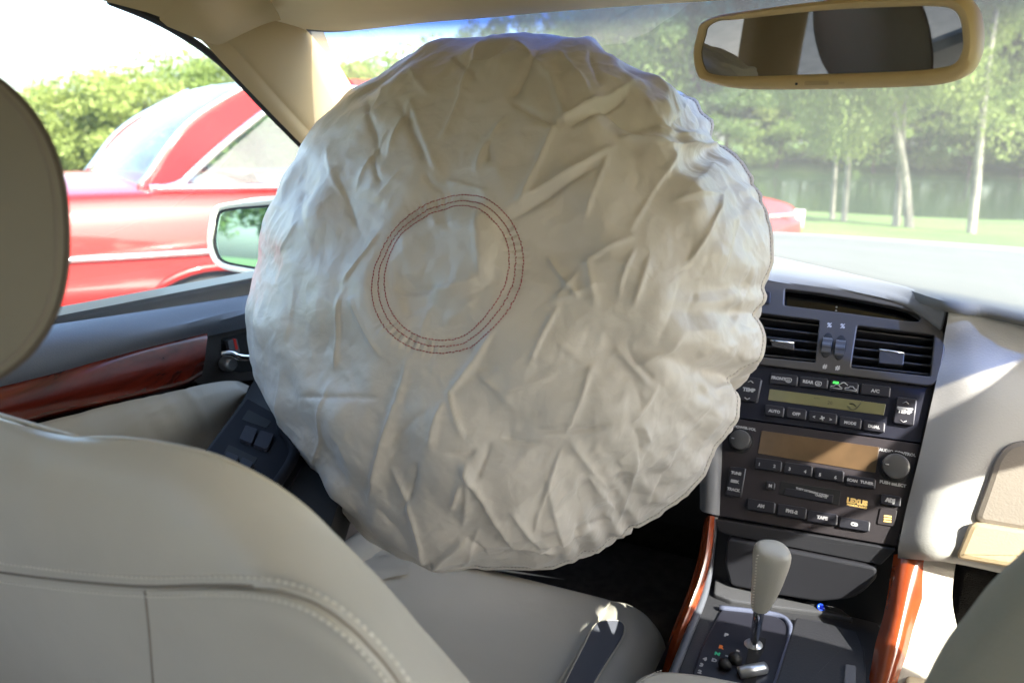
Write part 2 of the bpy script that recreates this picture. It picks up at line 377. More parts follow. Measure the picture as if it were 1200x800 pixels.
def crown_mesh(seed, nclump, leaves, size, wide=1.0, tall=1.0, lo_=.25):
    r = np.random.default_rng(seed); V = []; 
    cl = r.normal(size=(nclump,3)); cl /= np.linalg.norm(cl, axis=1)[:,None]; cl *= (r.random((nclump,1))**.4)
    cl *= np.array([.5*wide,.5*wide,.42*tall]); cl[:,2] += .62
    rad = r.uniform(.09, .17, nclump)
    P = []
    for c, q in zip(cl, rad):
        d = r.normal(size=(leaves,3)); d /= np.linalg.norm(d, axis=1)[:,None]; d *= (r.random((leaves,1))**.35)*q; d[:,2] *= .75; P.append(c+d)
    P = np.concatenate(P); k = len(P)
    a = r.normal(size=(k,3)); a /= np.linalg.norm(a, axis=1)[:,None]; b = np.cross(a, r.normal(size=(k,3))); b /= np.linalg.norm(b, axis=1)[:,None]
    s = size*r.uniform(.6, 1.3, (k,1)); v = np.stack([P-a*s, P-b*s*.5, P+a*s, P+b*s*.5], 1).reshape(-1,3)
    me = bpy.data.meshes.new('crown'); me.vertices.add(len(v)); me.vertices.foreach_set('co', v.ravel())
    me.loops.add(k*4); me.loops.foreach_set('vertex_index', np.arange(k*4)); me.polygons.add(k); me.polygons.foreach_set('loop_start', np.arange(k)*4); me.polygons.foreach_set('loop_total', np.full(k,4)); me.update(calc_edges=True)
    return me, cl
CROWNS = [crown_mesh(s, 48, 190, .0185, w_, t_) for s, w_, t_ in ((1,1.0,1.0),(2,.85,1.1),(3,1.15,.95),(4,.95,1.05))]
CROWNS_F = [crown_mesh(s, 60, 400, .0105, w_, t_) for s, w_, t_ in ((11,1.0,1.0),(12,.9,1.05))]
for me, _ in CROWNS+CROWNS_F: me.materials.append(None)
def trunk_mesh(seed, h0, rad, cl, nb=9):
    r = random.Random(seed); mb = MB(); pts = [Vector((0,0,-.02)), Vector((r.uniform(-.01,.01),r.uniform(-.01,.01),h0*.5)), Vector((r.uniform(-.02,.02),0,h0)), Vector((r.uniform(-.03,.03),r.uniform(-.03,.03),.72))]
    tube(mb, cr(pts, 5), rad, 8, taper=lambda t: 1.25-.95*t)
    for c in cl[:nb]:
        c = Vector(c); s = Vector((0,0,h0*r.uniform(.8,1.2))); tube(mb, cr([s, s.lerp(c,.5)+Vector((0,0,-.03)), c], 4), rad*.4, 5, taper=lambda t: 1-.8*t)
    me = mb.mesh('trunk'); me.shade_smooth(); return me
TRUNKS = [trunk_mesh(i, .26, .014, CROWNS[i][1]) for i in range(4)]
ti = 0
def tree(x, y, z, h, wd, lm, label, group, kind='tree', trunkm=BARKD, crown=None, name='leafy_tree', rz=None):
    global ti; k = ti % 4 if crown is None else crown; ti += 1
    e = empty(name, (x,y,z), label, kind, group); e.scale = (wd, wd, h); e.rotation_euler.z = rz if rz is not None else ti*1.37
    for nm, me, mm in (('trunk', TRUNKS[k], trunkm), ('crown', CROWNS[k][0], lm)):
        o = bpy.data.objects.new(nm, me); COL.objects.link(o); o.parent = e
        if not me.materials: me.materials.append(None)
        o.material_slots[0].link = 'OBJECT'; o.material_slots[0].material = mm
    return e
def spot(px, dist):
    """ground position seen in column px, dist metres away"""
    d = ray(px, 300); d = Vector((d.x, d.y, 0)).normalized(); return CAM.x+d.x*dist, CAM.y+d.y*dist
GF = 'trees along the far bank of the water'
fars = [(600, 74, 13.5, 0), (660, 71, 12.1, 2), (715, 67, 12.8, 0), (765, 71, 13.5, 2), (815, 65, 15.6, 0), (862, 70, 17.0, 1), (905, 64, 16.3, 0), (950, 68, 17.8, 2), (995, 62, 17.0, 0), (1040, 67, 18.5, 1), (1085, 62, 17.8, 2), (1130, 67, 19.2, 0), (1175, 62, 18.5, 2), (1222, 65, 18.5, 0), (1275, 64, 18.5, 1), (1340, 65, 18.5, 0)]
wh = ['leafy far-bank tree showing above the left shoulder of the airbag','far-bank tree just right of the windscreen pillar','lighter far-bank tree above the top of the airbag','far-bank tree with white sky over it, right of the airbag top','bright far-bank tree halfway between airbag and inside mirror','tall far-bank tree touching the left end of the inside mirror','dark tall far-bank tree directly behind the inside mirror left end','far-bank tree below the left third of the inside mirror','pale far-bank tree behind the two thin left trunks','far-bank tree just left of the forked pale trunk','dark far-bank tree behind the forked pale trunk','light far-bank tree under the right part of the inside mirror','far-bank tree right of the forked trunk','pale far-bank tree at the right edge of the windscreen','far-bank tree past the right windscreen edge','dark far-bank tree out beyond the right of the windscreen']
for i, (px, d, h, m) in enumerate(fars):
    x, y = spot(px, d); tree(x, y, .4, h, h*.72, LEAF[m], wh[i], GF)
for i, px in enumerate((690,740,790,840,885,928,972,1018,1062,1108,1152,1198,1250,1310)):
    x, y = spot(px, 84); tree(x, y, .8, (16,13,14,19,21,20,22,21,22,21,22,21,22,21)[i], 16, LEAF[i%3], 'back-row tree beyond the water, '+('peeping over the airbag top','just right of the airbag top against white sky','halfway from airbag to inside mirror','left of the inside mirror, touching the sky','behind the left end of the inside mirror','behind the switch end of the inside mirror','behind the middle of the inside mirror','just right of the inside mirror middle','above the forked pale trunk','behind the right third of the inside mirror','above the lone right trunk','at the right rim of the inside mirror','cut by the right windscreen edge','furthest right, past the picture edge')[i], 'back row of trees beyond the water')
low = [(845,60,6.0),(900,59,5.6),(955,60.5,6.2),(1010,59,5.6),(1065,60,6.2),(1120,59,5.6),(1180,60,6.2),(1240,59,6)]
wl = ['low bush on the far shore nearest the airbag edge','low bush on the far shore above the red car bonnet end','low bush on the far shore left of the thin left trunks','low bush on the far shore between thin trunks and forked trunk','low bush on the far shore behind the forked trunk','low bush on the far shore between forked and right trunk','low bush on the far shore at the right windscreen edge','low bush on the far shore past the right windscreen edge']
for i, (px, d, h) in enumerate(low):
    x, y = spot(px, d); e = tree(x, y, -.9, h, h*1.5, LEAF[(i*2+1)%3], wl[i], 'bushes on the far shore', 'bush', name='waterside_bush')
for i, (px, d, h) in enumerate(((30,30,3.5),(75,27,3.5),(125,29,4.1),(175,27,4.3),(235,30,5.1),(300,28,4.9),(365,31,5.4),(440,32,5.6),(510,34,6.0),(-30,28,3.6))):
    x, y = spot(px, d); tree(x, y, -1.3, h, h*1.2, LEAF[(0,2,0,2,2,0,2,0,2,0)[i]], ['round green tree just right of the driver headrest edge','bright tree over the red car boot','tree behind the red car rear window base','tree over the middle of the red car rear window','pale tree above the red car rear roof edge','tree over the red car side window','tree behind the pillar and red car roof','yellow-green tree over the red car roof beyond the pillar','tree over the front of the red car roof','tree behind the driver headrest'][i], 'trees beyond the red car')
for i, (x, y, h) in enumerate(((-9,-16,8),(-13,-20,9),(-18,-15,8),(-24,-22,9),(-31,-14,8),(-15,-30,11),(-28,-34,11),(-6,-24,9),(-38,-24,10))):
    tree(x, y, -.4, h, h*.8, LEAF[i%3], 'tree behind the car, '+('nearest the tail','second from the tail','third from the tail','fourth from the tail','behind the red car tail','far back in the middle','far back and left','straight behind the outside mirror line','furthest left')[i]+', dark green in the outside mirror', 'trees behind the car')
for i, (px, d, h, rd) in enumerate(((971,14.3,6.2,.008),(985,13.9,6.5,.010),(1046,13.6,7,.012),(1067,13.5,7,.014),(1135,13.2,7,.014))):
    x, y = spot(px, d); lbn = ['thinnest pale trunk on the lawn edge, nearest the red car','thin pale trunk second from the red car on the lawn edge','left stem of the two close pale trunks','whiter right stem of the two close pale trunks','lone pale trunk at the right of the lawn edge'][i]
    e = empty('slender_tree', (x,y,-.35), lbn, 'tree', 'pale slender trees at the lawn edge'); lean = (-.10,-.08,-.10,-.42,-.10)[i]
    mb = MB(); P0 = Vector((x,y,-.45)); P = cr([P0, P0+rgt0*lean*.6+Vector((0,0,1.2)), P0+rgt0*lean*1.6+Vector((0,0,2.6)), P0+rgt0*lean*2+Vector((0,0,5))], 6)
    tube(mb, P, rd*5.2, 8, taper=lambda t: 1-.55*t); mb.build('trunk', BARK, e)
    cm = CROWNS_F[i%2][0]; o = bpy.data.objects.new('crown', cm); COL.objects.link(o); o.parent = e; o.location = (lean*2, lean, .75); o.scale = (2.6,2.6,4.6); o.rotation_euler.z = i*1.1
    o.material_slots[0].link = 'OBJECT'; o.material_slots[0].material = LEAF[2]

# ================================================================= RED CAR OUTSIDE
def red_car():
    th = R(36); h = (rgt0*math.cos(th)+Vector((fwd.x,fwd.y,0)).normalized()*math.sin(th)); h.normalize()
    side = Vector((-h.y, h.x, 0))          # car's left
    anchor = atd(163, 221, 2.9); anchor.z = 0
    org = anchor + h*1.55 + side*.70
    W = Matrix(((h.x, side.x, 0, org.x),(h.y, side.y, 0, org.y),(0,0,1,0),(0,0,0,1)))
    T = lambda x, y, z: W @ Vector((x*1.05+max(0,x)*.06 if x > -1.5 else x, y, z*.955 if z < 1 else .955+(z-1)*1.12))
    root = empty('parked_car', org, 'red saloon car with chrome trim parked close beside the driver window', 'car')
    # lower body, cross sections nose to tail
    st = [(-2.45,.60,.70),(-2.38,.80,.88),(-2.1,.88,.955),(-1.6,.90,.975),(-1.0,.90,.975),(0,.91,.965),(.9,.90,.955),(1.3,.90,.93),(1.9,.88,.87),(2.25,.83,.80),(2.4,.70,.72)]
    mb = MB(); rows = []
    for X, w_, zt in st:
        b = .30 if abs(X) < 2.3 else .36
        rows.append([T(X, -y, z) for y, z in ((0,b-.05),(w_*.6,b-.05),(w_*.93,b),(w_*.985,b+.12),(w_,.60 if zt>.8 else .5*(b+zt)),(w_*.99,.66 if zt > .8 else zt-.1),(w_*.965,zt-.12),(w_*.93,zt-.035),(w_*.86,zt),(w_*.45,zt+.035),(0,zt+.045))])
    for s in (1, -1):
        r2 = rows if s == 1 else [[W @ (Matrix.Scale(-1,4,Vector((0,1,0))) @ (W.inverted() @ p)) for p in r] for r in rows]
        loft(mb, r2, 3, 4)
    me = mb.mesh('body'); bm = bmesh.new(); bm.from_mesh(me); bmesh.ops.remove_doubles(bm, verts=bm.verts, dist=.002)
    for e_ in (0, -1): pass
    bmesh.ops.holes_fill(bm, edges=bm.edges, sides=200); bmesh.ops.recalc_face_normals(bm, faces=bm.faces); bm.to_mesh(me); bm.free()
    t = bpy.data.objects.new('t', me); COL.objects.link(t); cuts = []
    for X in (-1.28, 1.42):
        c = MB(); lathe(c, T(X,-1.2,.33), side, [(.345,0),(.345,2.4)], 36); co = bpy.data.objects.new('c', c.mesh()); COL.objects.link(co); cuts.append(co)
        md = t.modifiers.new('b', 'BOOLEAN'); md.operation = 'DIFFERENCE'; md.object = co; md.solver = 'EXACT'
    bpy.context.view_layer.update(); me2 = bpy.data.meshes.new_from_object(t.evaluated_get(bpy.context.evaluated_depsgraph_get()))
    for o in cuts+[t]: bpy.data.objects.remove(o)
    body = link('body', me2, REDC, root, ang=45)
    rf = MB(); loft(rf, [[T(X, y*.97, z) for X, z in ((.30,1.365),(0,1.40),(-.5,1.405),(-.9,1.375),(-.98,1.35))] for y in (-.60,-.52,-.25,0,.25,.52,.60)], 4, 3); 
    for i, vv in enumerate(rf.v):
        q = W.inverted() @ Vector(vv); q.z -= .05*(abs(q.y)/.6)**4; rf.v[i] = tuple(W @ q)
    roof = rf.build('roof', REDC, root)
    # pillars
    def strip(name, pts_in, pts_out, m, par=root, th_=.02, sd=-1):
        mb = MB(); a = cr([T(*p) for p in pts_in], 4); b = cr([T(*p) for p in pts_out], 4); n = len(a); c = sum(a, Vector())/n; cen = T(-.3,0,1.1)
        vs = a+b+[p+(cen-p).normalized()*th_ for p in a]+[p+(cen-p).normalized()*th_ for p in b]; fs = []
        for i in range(n-1): fs += [(i,i+1,n+i+1,n+i),(2*n+i,2*n+i+1,3*n+i+1,3*n+i),(i,i+1,2*n+i+1,2*n+i),(n+i,n+i+1,3*n+i+1,3*n+i)]
        fs += [(0,n,3*n,2*n),(n-1,2*n-1,4*n-1,3*n-1)]; mb.add(vs, fs); return mb.build(name, m, par, ang=40)
    for s in (-1, 1):
        strip('pillar', [(-1.53,s*.70,.985),(-1.27,s*.655,1.2),(-.97,s*.585,1.36)], [(-1.36,s*.80,.985),(-1.12,s*.72,1.19),(-.82,s*.615,1.345)], REDC)
        strip('pillar', [(1.02,s*.72,.975),(.65,s*.66,1.19),(.28,s*.58,1.36)], [(.90,s*.79,.975),(.56,s*.70,1.18),(.20,s*.61,1.35)], REDC)
        strip('pillar', [(-.22,s*.797,.98),(-.24,s*.71,1.2),(-.26,s*.625,1.35)], [(-.14,s*.797,.98),(-.16,s*.71,1.2),(-.18,s*.625,1.35)], REDC)
        strip('roof_rail', [(.28,s*.575,1.375),(0,s*.585,1.392),(-.5,s*.585,1.395),(-.98,s*.575,1.365)], [(.22,s*.62,1.335),(0,s*.635,1.352),(-.5,s*.635,1.352),(-.84,s*.625,1.335)], REDC)
        # chrome round side window, belt and flank
        cm = MB(); tube(cm, cr([T(*p) for p in ((.88,s*.805,.985),(0,s*.815,.99),(-1.355,s*.812,.99),(-1.345,s*.80,1.01),(-1.10,s*.735,1.19),(-.81,s*.628,1.342),(-.5,s*.63,1.352),(0,s*.63,1.358),(.2,s*.62,1.345),(.88,s*.805,.985))], 6), .014, 8); cm.build('chrome_trim', CHROME, root)
        cm = MB(); tube(cm, cr([T(*p) for p in ((-1.55,s*.695,.985),(-1.28,s*.65,1.205),(-.975,s*.578,1.375))], 6), .013, 8); cm.build('chrome_trim', CHROME, root)
        cm = MB()
        tube(cm, cr([T(x_, s*y_, .745) for x_, y_ in ((-2.3,.845),(-2.1,.872),(-1.6,.893),(-1.0,.893),(0,.903),(.9,.893),(1.3,.891),(1.9,.868),(2.2,.84))], 4), .012, 8)
        cm.build('chrome_strip', CHROME, root)
        g = MB(); g.add([T(*p) for p in ((.86,s*.79,.985),(-1.34,s*.79,.985),(-.82,s*.612,1.34),(.19,s*.612,1.34))], [(0,1,2,3)]); g.build('side_window', GL_R, root, fix=False, smooth=False)
    g = MB(); loft(g, [[T(x,y,z) for y in (-.69,-.35,0,.35,.69)] for x, z in ((-1.54,.985),(-1.27,1.19),(-.97,1.365))], 3, 4)
    for i, vv in enumerate(g.v):
        q = W.inverted() @ Vector(vv); k = max(0,(q.z-.94)/.43); q.y *= 1-.17*k; q.x -= .07*(1-(q.y/.69)**2); g.v[i] = tuple(W @ q)
    g.build('rear_window', GL_R, root, fix=False)
    g = MB(); loft(g, [[T(x,y,z) for y in (-.70,-.35,0,.35,.70)] for x, z in ((1.02,.985),(.65,1.19),(.28,1.365))], 3, 4)
    for i, vv in enumerate(g.v):
        q = W.inverted() @ Vector(vv); k = max(0,(q.z-.94)/.43); q.y *= 1-.17*k; g.v[i] = tuple(W @ q)
    g.build('windscreen', GL_R, root, fix=False)
    GI = mat('red_car_trim', (.25,.22,.2), .8)
    for X in (-.95, .25):
        for s in (-1, 1):
            g = MB(); loft(g, [[T(X+dx, s*.36+y, z) for y in (-.24,-.12,.12,.24)] for dx, z in ((0,.6),(-.06,.9),(-.1,1.0),(-.12,1.02),(-.06,1.0),(.05,.6))], 3, 3); g.build('seat', GI, root)
    for X in (-1.28, 1.42):
        for s in (-1, 1):
            fl = MB(); tube(fl, [T(X+math.cos(a_)*.352, s*(.905-.02*math.sin(a_)), .33+math.sin(a_)*.352) for a_ in [math.pi*k/24 for k in range(25)]], .018, 8); fl.build('wheel_arch_lip', REDC, root)
            c = T(X, s*.86, .33)-side*0; ax = side*s; w_ = MB(); lathe(w_, c-ax*.2, ax, [(.20,0),(.29,0),(.32,.02),(.325,.1),(.32,.18),(.29,.20),(.22,.20),(.21,.17)], 32); wh_ = w_.build('wheel', TYRE, root, ang=50)
            r_ = MB(); lathe(r_, c-ax*.06, ax, [(.215,0),(.215,.05),(.19,.04),(.10,.055),(.05,.065)], 28); r_.build('rim', SILVER, wh_, ang=50)
    for s in (-1, 1):
        b = MB(); box(b, T(2.30, s*.62, .70), h*.05, side*.16, Vector((0,0,.06))); b.build('headlight', mat('lamp_glass', (.8,.8,.8), .1, coat=1), root)
        b = MB(); box(b, T(-2.40, s*.62, .74), h*.03, side*.16, Vector((0,0,.06))); b.build('tail_light', mat('tail_red', (.4,.01,.01), .15, coat=1), root)
    for X in (-2.43, 2.40):
        b = MB(); tube(b, cr([T(X*.96,-.86,.45), T(X,-.72,.45), T(X*1.03,0,.45), T(X,.72,.45), T(X*.96,.86,.45)], 6), .06, 10); b.build('bumper', CHROME, root)
    hn = MB(); box(hn, T(-.02,-.925,.80), h*.09, side*.012, Vector((0,0,.012))); hn.build('door_handle', CHROME, root)
    for X in (-.86,-.18,.98):
        sm_ = MB(); tube(sm_, [T(X,-.893-.0,.36), T(X,-.908,.6), T(X,-.885,.84)], .0035, 5); sm_.build('door_seam', RUBBER, root)
red_car()

# ================================================================= CAR SHELL (the car the photograph is taken in)
WS_top = (.80, 1.285); WS_bot = (1.60, .93)
wn = Vector((0,-.355,-.80)).normalized()
WS = plane((0, .80, 1.285), wn)
shell = empty('car_shell', (0,.4,.3), 'beige-trimmed car cabin around the seats, its windscreen, pillars and roof lining', 'car interior')
SG = (Vector((-.785,0,.91)), Vector((.909,0,-.417)))
# windscreen side edge seen at (365,22)-(412,105) and continued down to the scuttle
Uc = [at(372,-30,WS), at(366,22,WS), at(386,62,WS), at(412,105,WS)]
Uc += [Uc[-1]+(Uc[-1]-Uc[-2])*k for k in (1,2.2)]
Uc = [Vector((-.55,.60,1.30))] + Uc[1:]
Uend = Uc[-1]
seal_px = [(60,-28),(130,0),(200,31),(260,73),(310,125),(352,168)]
Wc = [at(*p, SG) for p in seal_px]; Wd = Wc[-1]-Wc[-2]; Wc += [Wc[-1]+Wd*.9, Wc[-1]+Wd*2.0]
Wc = [Vector((-.63,-.9,1.26)), Vector((-.62,-.3,1.275))]+Wc

STK = plane(atd(965,520,.90), (0,-math.cos(R(28)),math.sin(R(28))))
def off(pl, h): return (pl[0]+pl[1]*h, pl[1])
def slabworld(name, rows, thick, m, parent, **k):
    """lofted skin given thickness away from the camera side by solidifying"""
    mb = MB(); loft(mb, rows, k.pop('nu', 5), k.pop('nv', 5)); me = mb.mesh(name); bm = bmesh.new(); bm.from_mesh(me); bmesh.ops.recalc_face_normals(bm, faces=bm.faces)
    s_ = k.pop('flip', None)
    cen = sum((f.normal*f.calc_area() for f in bm.faces), Vector()); toc = CAM - sum((v.co for v in bm.verts), Vector())/len(bm.verts)
    if cen.dot(toc) < 0: bmesh.ops.reverse_faces(bm, faces=bm.faces)
    bmesh.ops.solidify(bm, geom=bm.faces[:], thickness=thick); bm.to_mesh(me); bm.free()
    return link(name, me, m, parent, ang=60, **k)

# ---- windscreen, with the blue shade band along its top
P0 = WS[0]; sl = (Vector((0,1.60,.93))-P0)
def wsp(x, t, bow=.06): return Vector((x, P0.y+sl.y*t - bow*(x/.7)**2*(1-.2*t), P0.z+sl.z*t - .012*(x/.7)**2))
def half(t): return .615+.135*t
g = MB(); loft(g, [[wsp(half(t)*a_, t) for a_ in (-1,-.5,0,.5,1)] for t in (-.03,.1,.25,.6,1.03)], 5, 4); g.build('windscreen', GL_W, shell, fix=False)
# ---- roof lining, roof skin
hp = [(290,-6),(318,19),(352,24),(392,26),(440,21),(500,14),(570,8),(640,1),(760,-9),(900,-20)]
HF = [at(*p, off(WS,.012)) for p in hp]
HF = [Vector((-.60, HF[0].y-.05, HF[0].z))]+HF+[Vector((.25,.80,1.283)), Vector((.60,.66,1.262))]
rows = [HF]
for f_, dz in ((.03,.004),(.12,.014),(.45,.03),(1.0,.035),(1.7,.03)):
    rows.append([Vector((p.x*(1 if abs(p.x) < .5 else .98), p.y-f_, min(p.z, 1.285)+dz*(1-(p.x/.75)**2))) for p in HF])
slabworld('roof_lining', rows, -.012, TANH, shell, nu=4, nv=4)
mb = MB(); loft(mb, [[Vector((x, y - .05*(x/.6)**2*(1 if y > 0 else -1), z-.03*(x/.6)**4)) for x in (-.62,-.4,0,.4,.62)] for y, z in ((.80,1.312),(.4,1.345),(-.3,1.36),(-1.1,1.335))], 4, 4)
OUTP = mat('car_paint_silver', (.55,.55,.52), .3, coat=1)
mb.build('roof_panel', OUTP, shell)
# ---- roof side trim and front pillars (left from the photograph, right mirrored)
def mir(rows): return [[Vector((-p.x,p.y,p.z)) for p in r] for r in rows]
# pillar: window seal -> middle -> windscreen edge
n_ = 7
Wr = cr(Wc[2:], 4); Ur = cr(Uc, 4)
def res(P, n):
    d = [0]
    for a_, b_ in zip(P, P[1:]): d.append(d[-1]+(b_-a_).length)
    out = []
    for k in range(n):
        t = d[-1]*k/(n-1); i = max(j for j in range(len(d)) if d[j] <= t+1e-9); i = min(i, len(P)-2); f = (t-d[i])/(d[i+1]-d[i]); out.append(P[i].lerp(P[i+1], f))
    return out
Wp = [at(225,36,SG), at(262,74,SG), at(310,125,SG), at(352,168,SG)]; Wp += [Wp[-1]+(Wp[-1]-Wp[-2])*k for k in (.9,1.9,2.8)]
Up = [at(300,-14,WS), at(366,22,WS), at(389,65,WS), at(412,105,WS)]; Up += [Up[-1]+(Up[-1]-Up[-2])*k for k in (.9,1.9,2.9)]
def pil(a_, b_, bulge):
    rows = []
    for p, q in zip(a_, b_):
        d = (q-p); inn = Vector((.55,-.75,.0)); 
        rows.append([p, p+d*.08+inn*.008, p+d*.16+inn*.006, p+d*.25+inn*bulge*.75, p+d*.5+inn*bulge, p+d*.75+inn*bulge*.85, q+Vector((0,-.004,.0))])
    return rows
pr = pil(Wp, Up, .018)
slabworld('windscreen_pillar', pr, -.006, TAN, shell, nu=4, nv=4)
slabworld('windscreen_pillar', mir(pr), .006, TAN, shell, nu=4, nv=4)
# roof side trim piece overlapping the pillar head
rt = [[Vector((-.635,-.9,1.25)), Vector((-.622,-.9,1.27)), Vector((-.58,-.9,1.29)), Vector((-.54,-.9,1.30))],
      [Vector((-.625,0,1.262)), Vector((-.61,0,1.275)), Vector((-.575,0,1.30)), Vector((-.53,0,1.312))],
      [at(120,-4,SG), at(170,-20,SG)+Vector((.02,-.01,.012)), at(215,-40,PX(-.575)), at(240,-60,PX(-.545))],
      [at(192,25,SG), at(218,12,SG)+Vector((.022,-.01,.010)), at(258,-14,PX(-.57)), at(285,-30,PX(-.54))],
      [at(236,42,SG)+Vector((.003,0,0)), at(250,36,SG)+Vector((.022,-.012,.004)), at(290,10,PX(-.565)), at(312,-6,PX(-.545))],
      [at(250,45,SG)+Vector((.003,0,0)), at(262,42,SG)+Vector((.012,-.008,0)), at(304,21,PX(-.575)), at(326,16,PX(-.56))]]
TAND = TAN
slabworld('roof_side_trim', rt, -.008, TAND, shell, nu=4, nv=5)
slabworld('roof_side_trim', mir(rt), .008, TAND, shell, nu=4, nv=5)
for s in (-1, 1):
    mb = MB(); P = [Vector((s*abs(p.x), p.y, p.z)) for p in ([Vector((-.635,-.9,1.25))]+Wp[0:0]+[at(*q, SG) for q in ((60,-20),(130,0),(200,31),(260,73),(310,125),(352,168))]+Wp[4:])]
    P = [p+Vector((s*.006,0.004,0.0)) for p in P]
    tube(mb, cr(P, 6), .0045, 8); mb.build('window_seal', RUBBER, shell)
# centre pillars, rear pillars, rear window surround (seen in the inside mirror)
for s in (-1, 1):
    fx = .30 if s > 0 else .20; rows = [[Vector((s*.745, fx-.03, .88)), Vector((s*.735,fx,.88)), Vector((s*.735,fx+.09,.88)), Vector((s*.76,fx+.12,.88))],[Vector((s*.69,fx-.04,1.08)), Vector((s*.675,fx-.01,1.08)), Vector((s*.675,fx+.08,1.08)), Vector((s*.70,fx+.11,1.08))],[Vector((s*.63,fx-.05,1.265)), Vector((s*.61,fx-.02,1.275)), Vector((s*.61,fx+.07,1.275)), Vector((s*.635,fx+.10,1.262))]]  # right pillar, out of view, set further forward to block sun on the cushion
    slabworld('centre_pillar', rows, .02, TAN, shell)
    rows = [[Vector((s*.76,-.78,.88)), Vector((s*.72,-.95,.9)), Vector((s*.60,-1.35,.93))],[Vector((s*.69,-.80,1.08)), Vector((s*.64,-.95,1.1)), Vector((s*.56,-1.18,1.1))],[Vector((s*.62,-.8,1.25)), Vector((s*.58,-.9,1.28)), Vector((s*.52,-1.0,1.28))]]
    slabworld('rear_pillar', rows, .02, TAN, shell)
    path = [Vector((-.629,.13,1.262))]+[at(*q, SG) for q in ((60,-20),(130,0),(200,31),(260,73),(310,125),(352,168))]+Wp[4:]+[Vector((-.785,1.30,.90)), Vector((-.785,.13,.90))]
    g = MB(); g.add([Vector((s*(abs(p.x)+.008), p.y, p.z)) for p in path], [tuple(range(len(path)))]); g.build('side_window', GL_S, shell, fix=False, smooth=False)
    g = MB(); g.add([(s*.793,-.80,.90),(s*.793,.15,.90),(s*.635,.15,1.262),(s*.635,-.80,1.262)], [(0,1,2,3)]); g.build('rear_side_window', GL_T, shell, fix=False, smooth=False)
g = MB(); loft(g, [[Vector((x,-1.42-.0*x,.93)) for x in (-.62,0,.62)],[Vector((x,-1.05,1.285)) for x in (-.53,0,.53)]], 3, 3); g.build('rear_window', GL_T, shell, fix=False)
mb = MB()
for k in range(7):
    t = (k+.7)/8; tube(mb, [(-.55+.05*t,-1.415+.36*t,.935+.34*t),(.55-.05*t,-1.415+.36*t,.935+.34*t)], .0012, 4)
mb.build('heater_line', mat('heater_line',(.3,.12,.04),.6), shell, kind='stuff')
mb = MB(); cbox(mb, -.72, .72, -1.6, -1.12, .86, .90); mb.build('parcel_shelf', CARPETL, shell)
# floor, firewall, outer skins, bonnet
mb = MB(); cbox(mb, -.78, .78, -1.3, 1.45, .24, .27); mb.build('floor', CARPET, shell)
mb = MB(); cbox(mb, -.78, .78, 1.42, 1.47, .27, .90); mb.build('bulkhead', CARPET, shell)
mb = MB(); cbox(mb, -.62, -.12, 1.18, 1.40, .273, .33); mb.build('floor_mat', CARPET, shell); mb = MB(); cbox(mb, .14, .62, 1.18, 1.40, .273, .33); mb.build('floor_mat', CARPET, shell)
slabworld('bonnet', [[Vector((x*sx, y+ (-.10*(abs(x)/.7)**2), z-.05*(x/.75)**2)) for x in (-.8,-.5,0,.5,.8)] for sx, y, z in ((1,1.66,.915),(1,2.0,.87),(.95,2.5,.77),(.85,2.72,.62),(.85,2.76,.40))], .01, OUTP, shell, nu=4, nv=4)
for s in (-1, 1):
    slabworld('side_panel', [[Vector((s*.80,y,.92)), Vector((s*.90,y,.86)), Vector((s*.92,y,.60)), Vector((s*.88,y,.28))] for y in (-1.6,-.8,.1,1.3,1.7,2.5)], .01, OUTP, shell, nu=3, nv=2)
mb = MB(); loft(mb, [[Vector((x,-1.45,.92)) for x in (-.8,0,.8)],[Vector((x,-2.0,.90)) for x in (-.8,0,.8)],[Vector((x,-2.1,.4)) for x in (-.8,0,.8)]], 3, 3); mb.build('boot_lid', OUTP, shell)

# ---------------------------------------------------------------- driver's door
door = empty('front_door', (-.76,.7,.5), "driver's door with glossy reddish wood strip, pleated cream pad and chrome release lever", 'door')
xb = Vector((-.79,0,0))
U1 = [(-60,408),(0,399),(60,388),(180,369),(290,351),(360,339),(450,322)]      # belt edge
U2 = [(-60,466),(0,452),(60,438),(150,413),(240,391),(300,378),(420,352)]      # lower edge of the padded rail
rows = [[at(x,y+1,PX(-.785)) for x,y in U1],[at(x,y+4,PX(-.765))+Vector((0,0,.004)) for x,y in U1],[at(x,y+16,PX(-.738)) for x,y in U1],
        [at(x,y-12,PX(-.730)) for x,y in U2],[at(x,y,PX(-.738)) for x,y in U2]]
slabworld('door_top_rail', rows, -.006, DOORG, door, nu=6, nv=4)
mb = MB(); tube(mb, cr([at(x,y+0,PX(-.786)) for x,y in U1], 5), .004, 8); mb.build('belt_seal', mat('belt_seal_highlight', (.5,.5,.5), .4), door)  # seal along the belt, its whitish highlight put into the colour
# backing panel
mb = MB(); box(mb, (-.775,.62,.60), (.012,0,0), (0,.72,0), (0,0,.30)); mb.build('door_skin', BLACK, door)
W1 = [(-60,470),(0,455),(80,434),(160,412),(225,396),(241,392)]; W2 = [(-60,509),(0,496),(80,477),(150,462),(210,448),(233,437)]
rows = [[at(x,y,PX(-.742)) for x,y in W1],[at(x,y+3,PX(-.732)) for x,y in W1],[(at(*p,PX(-.722))+at(*q,PX(-.722)))/2 for p,q in zip(W1,W2)],[at(x,y-3,PX(-.728)) for x,y in W2],[at(x,y,PX(-.742)) for x,y in W2]]
slabworld('wood_trim', rows, -.006, WOOD_D, door, nu=5, nv=4)
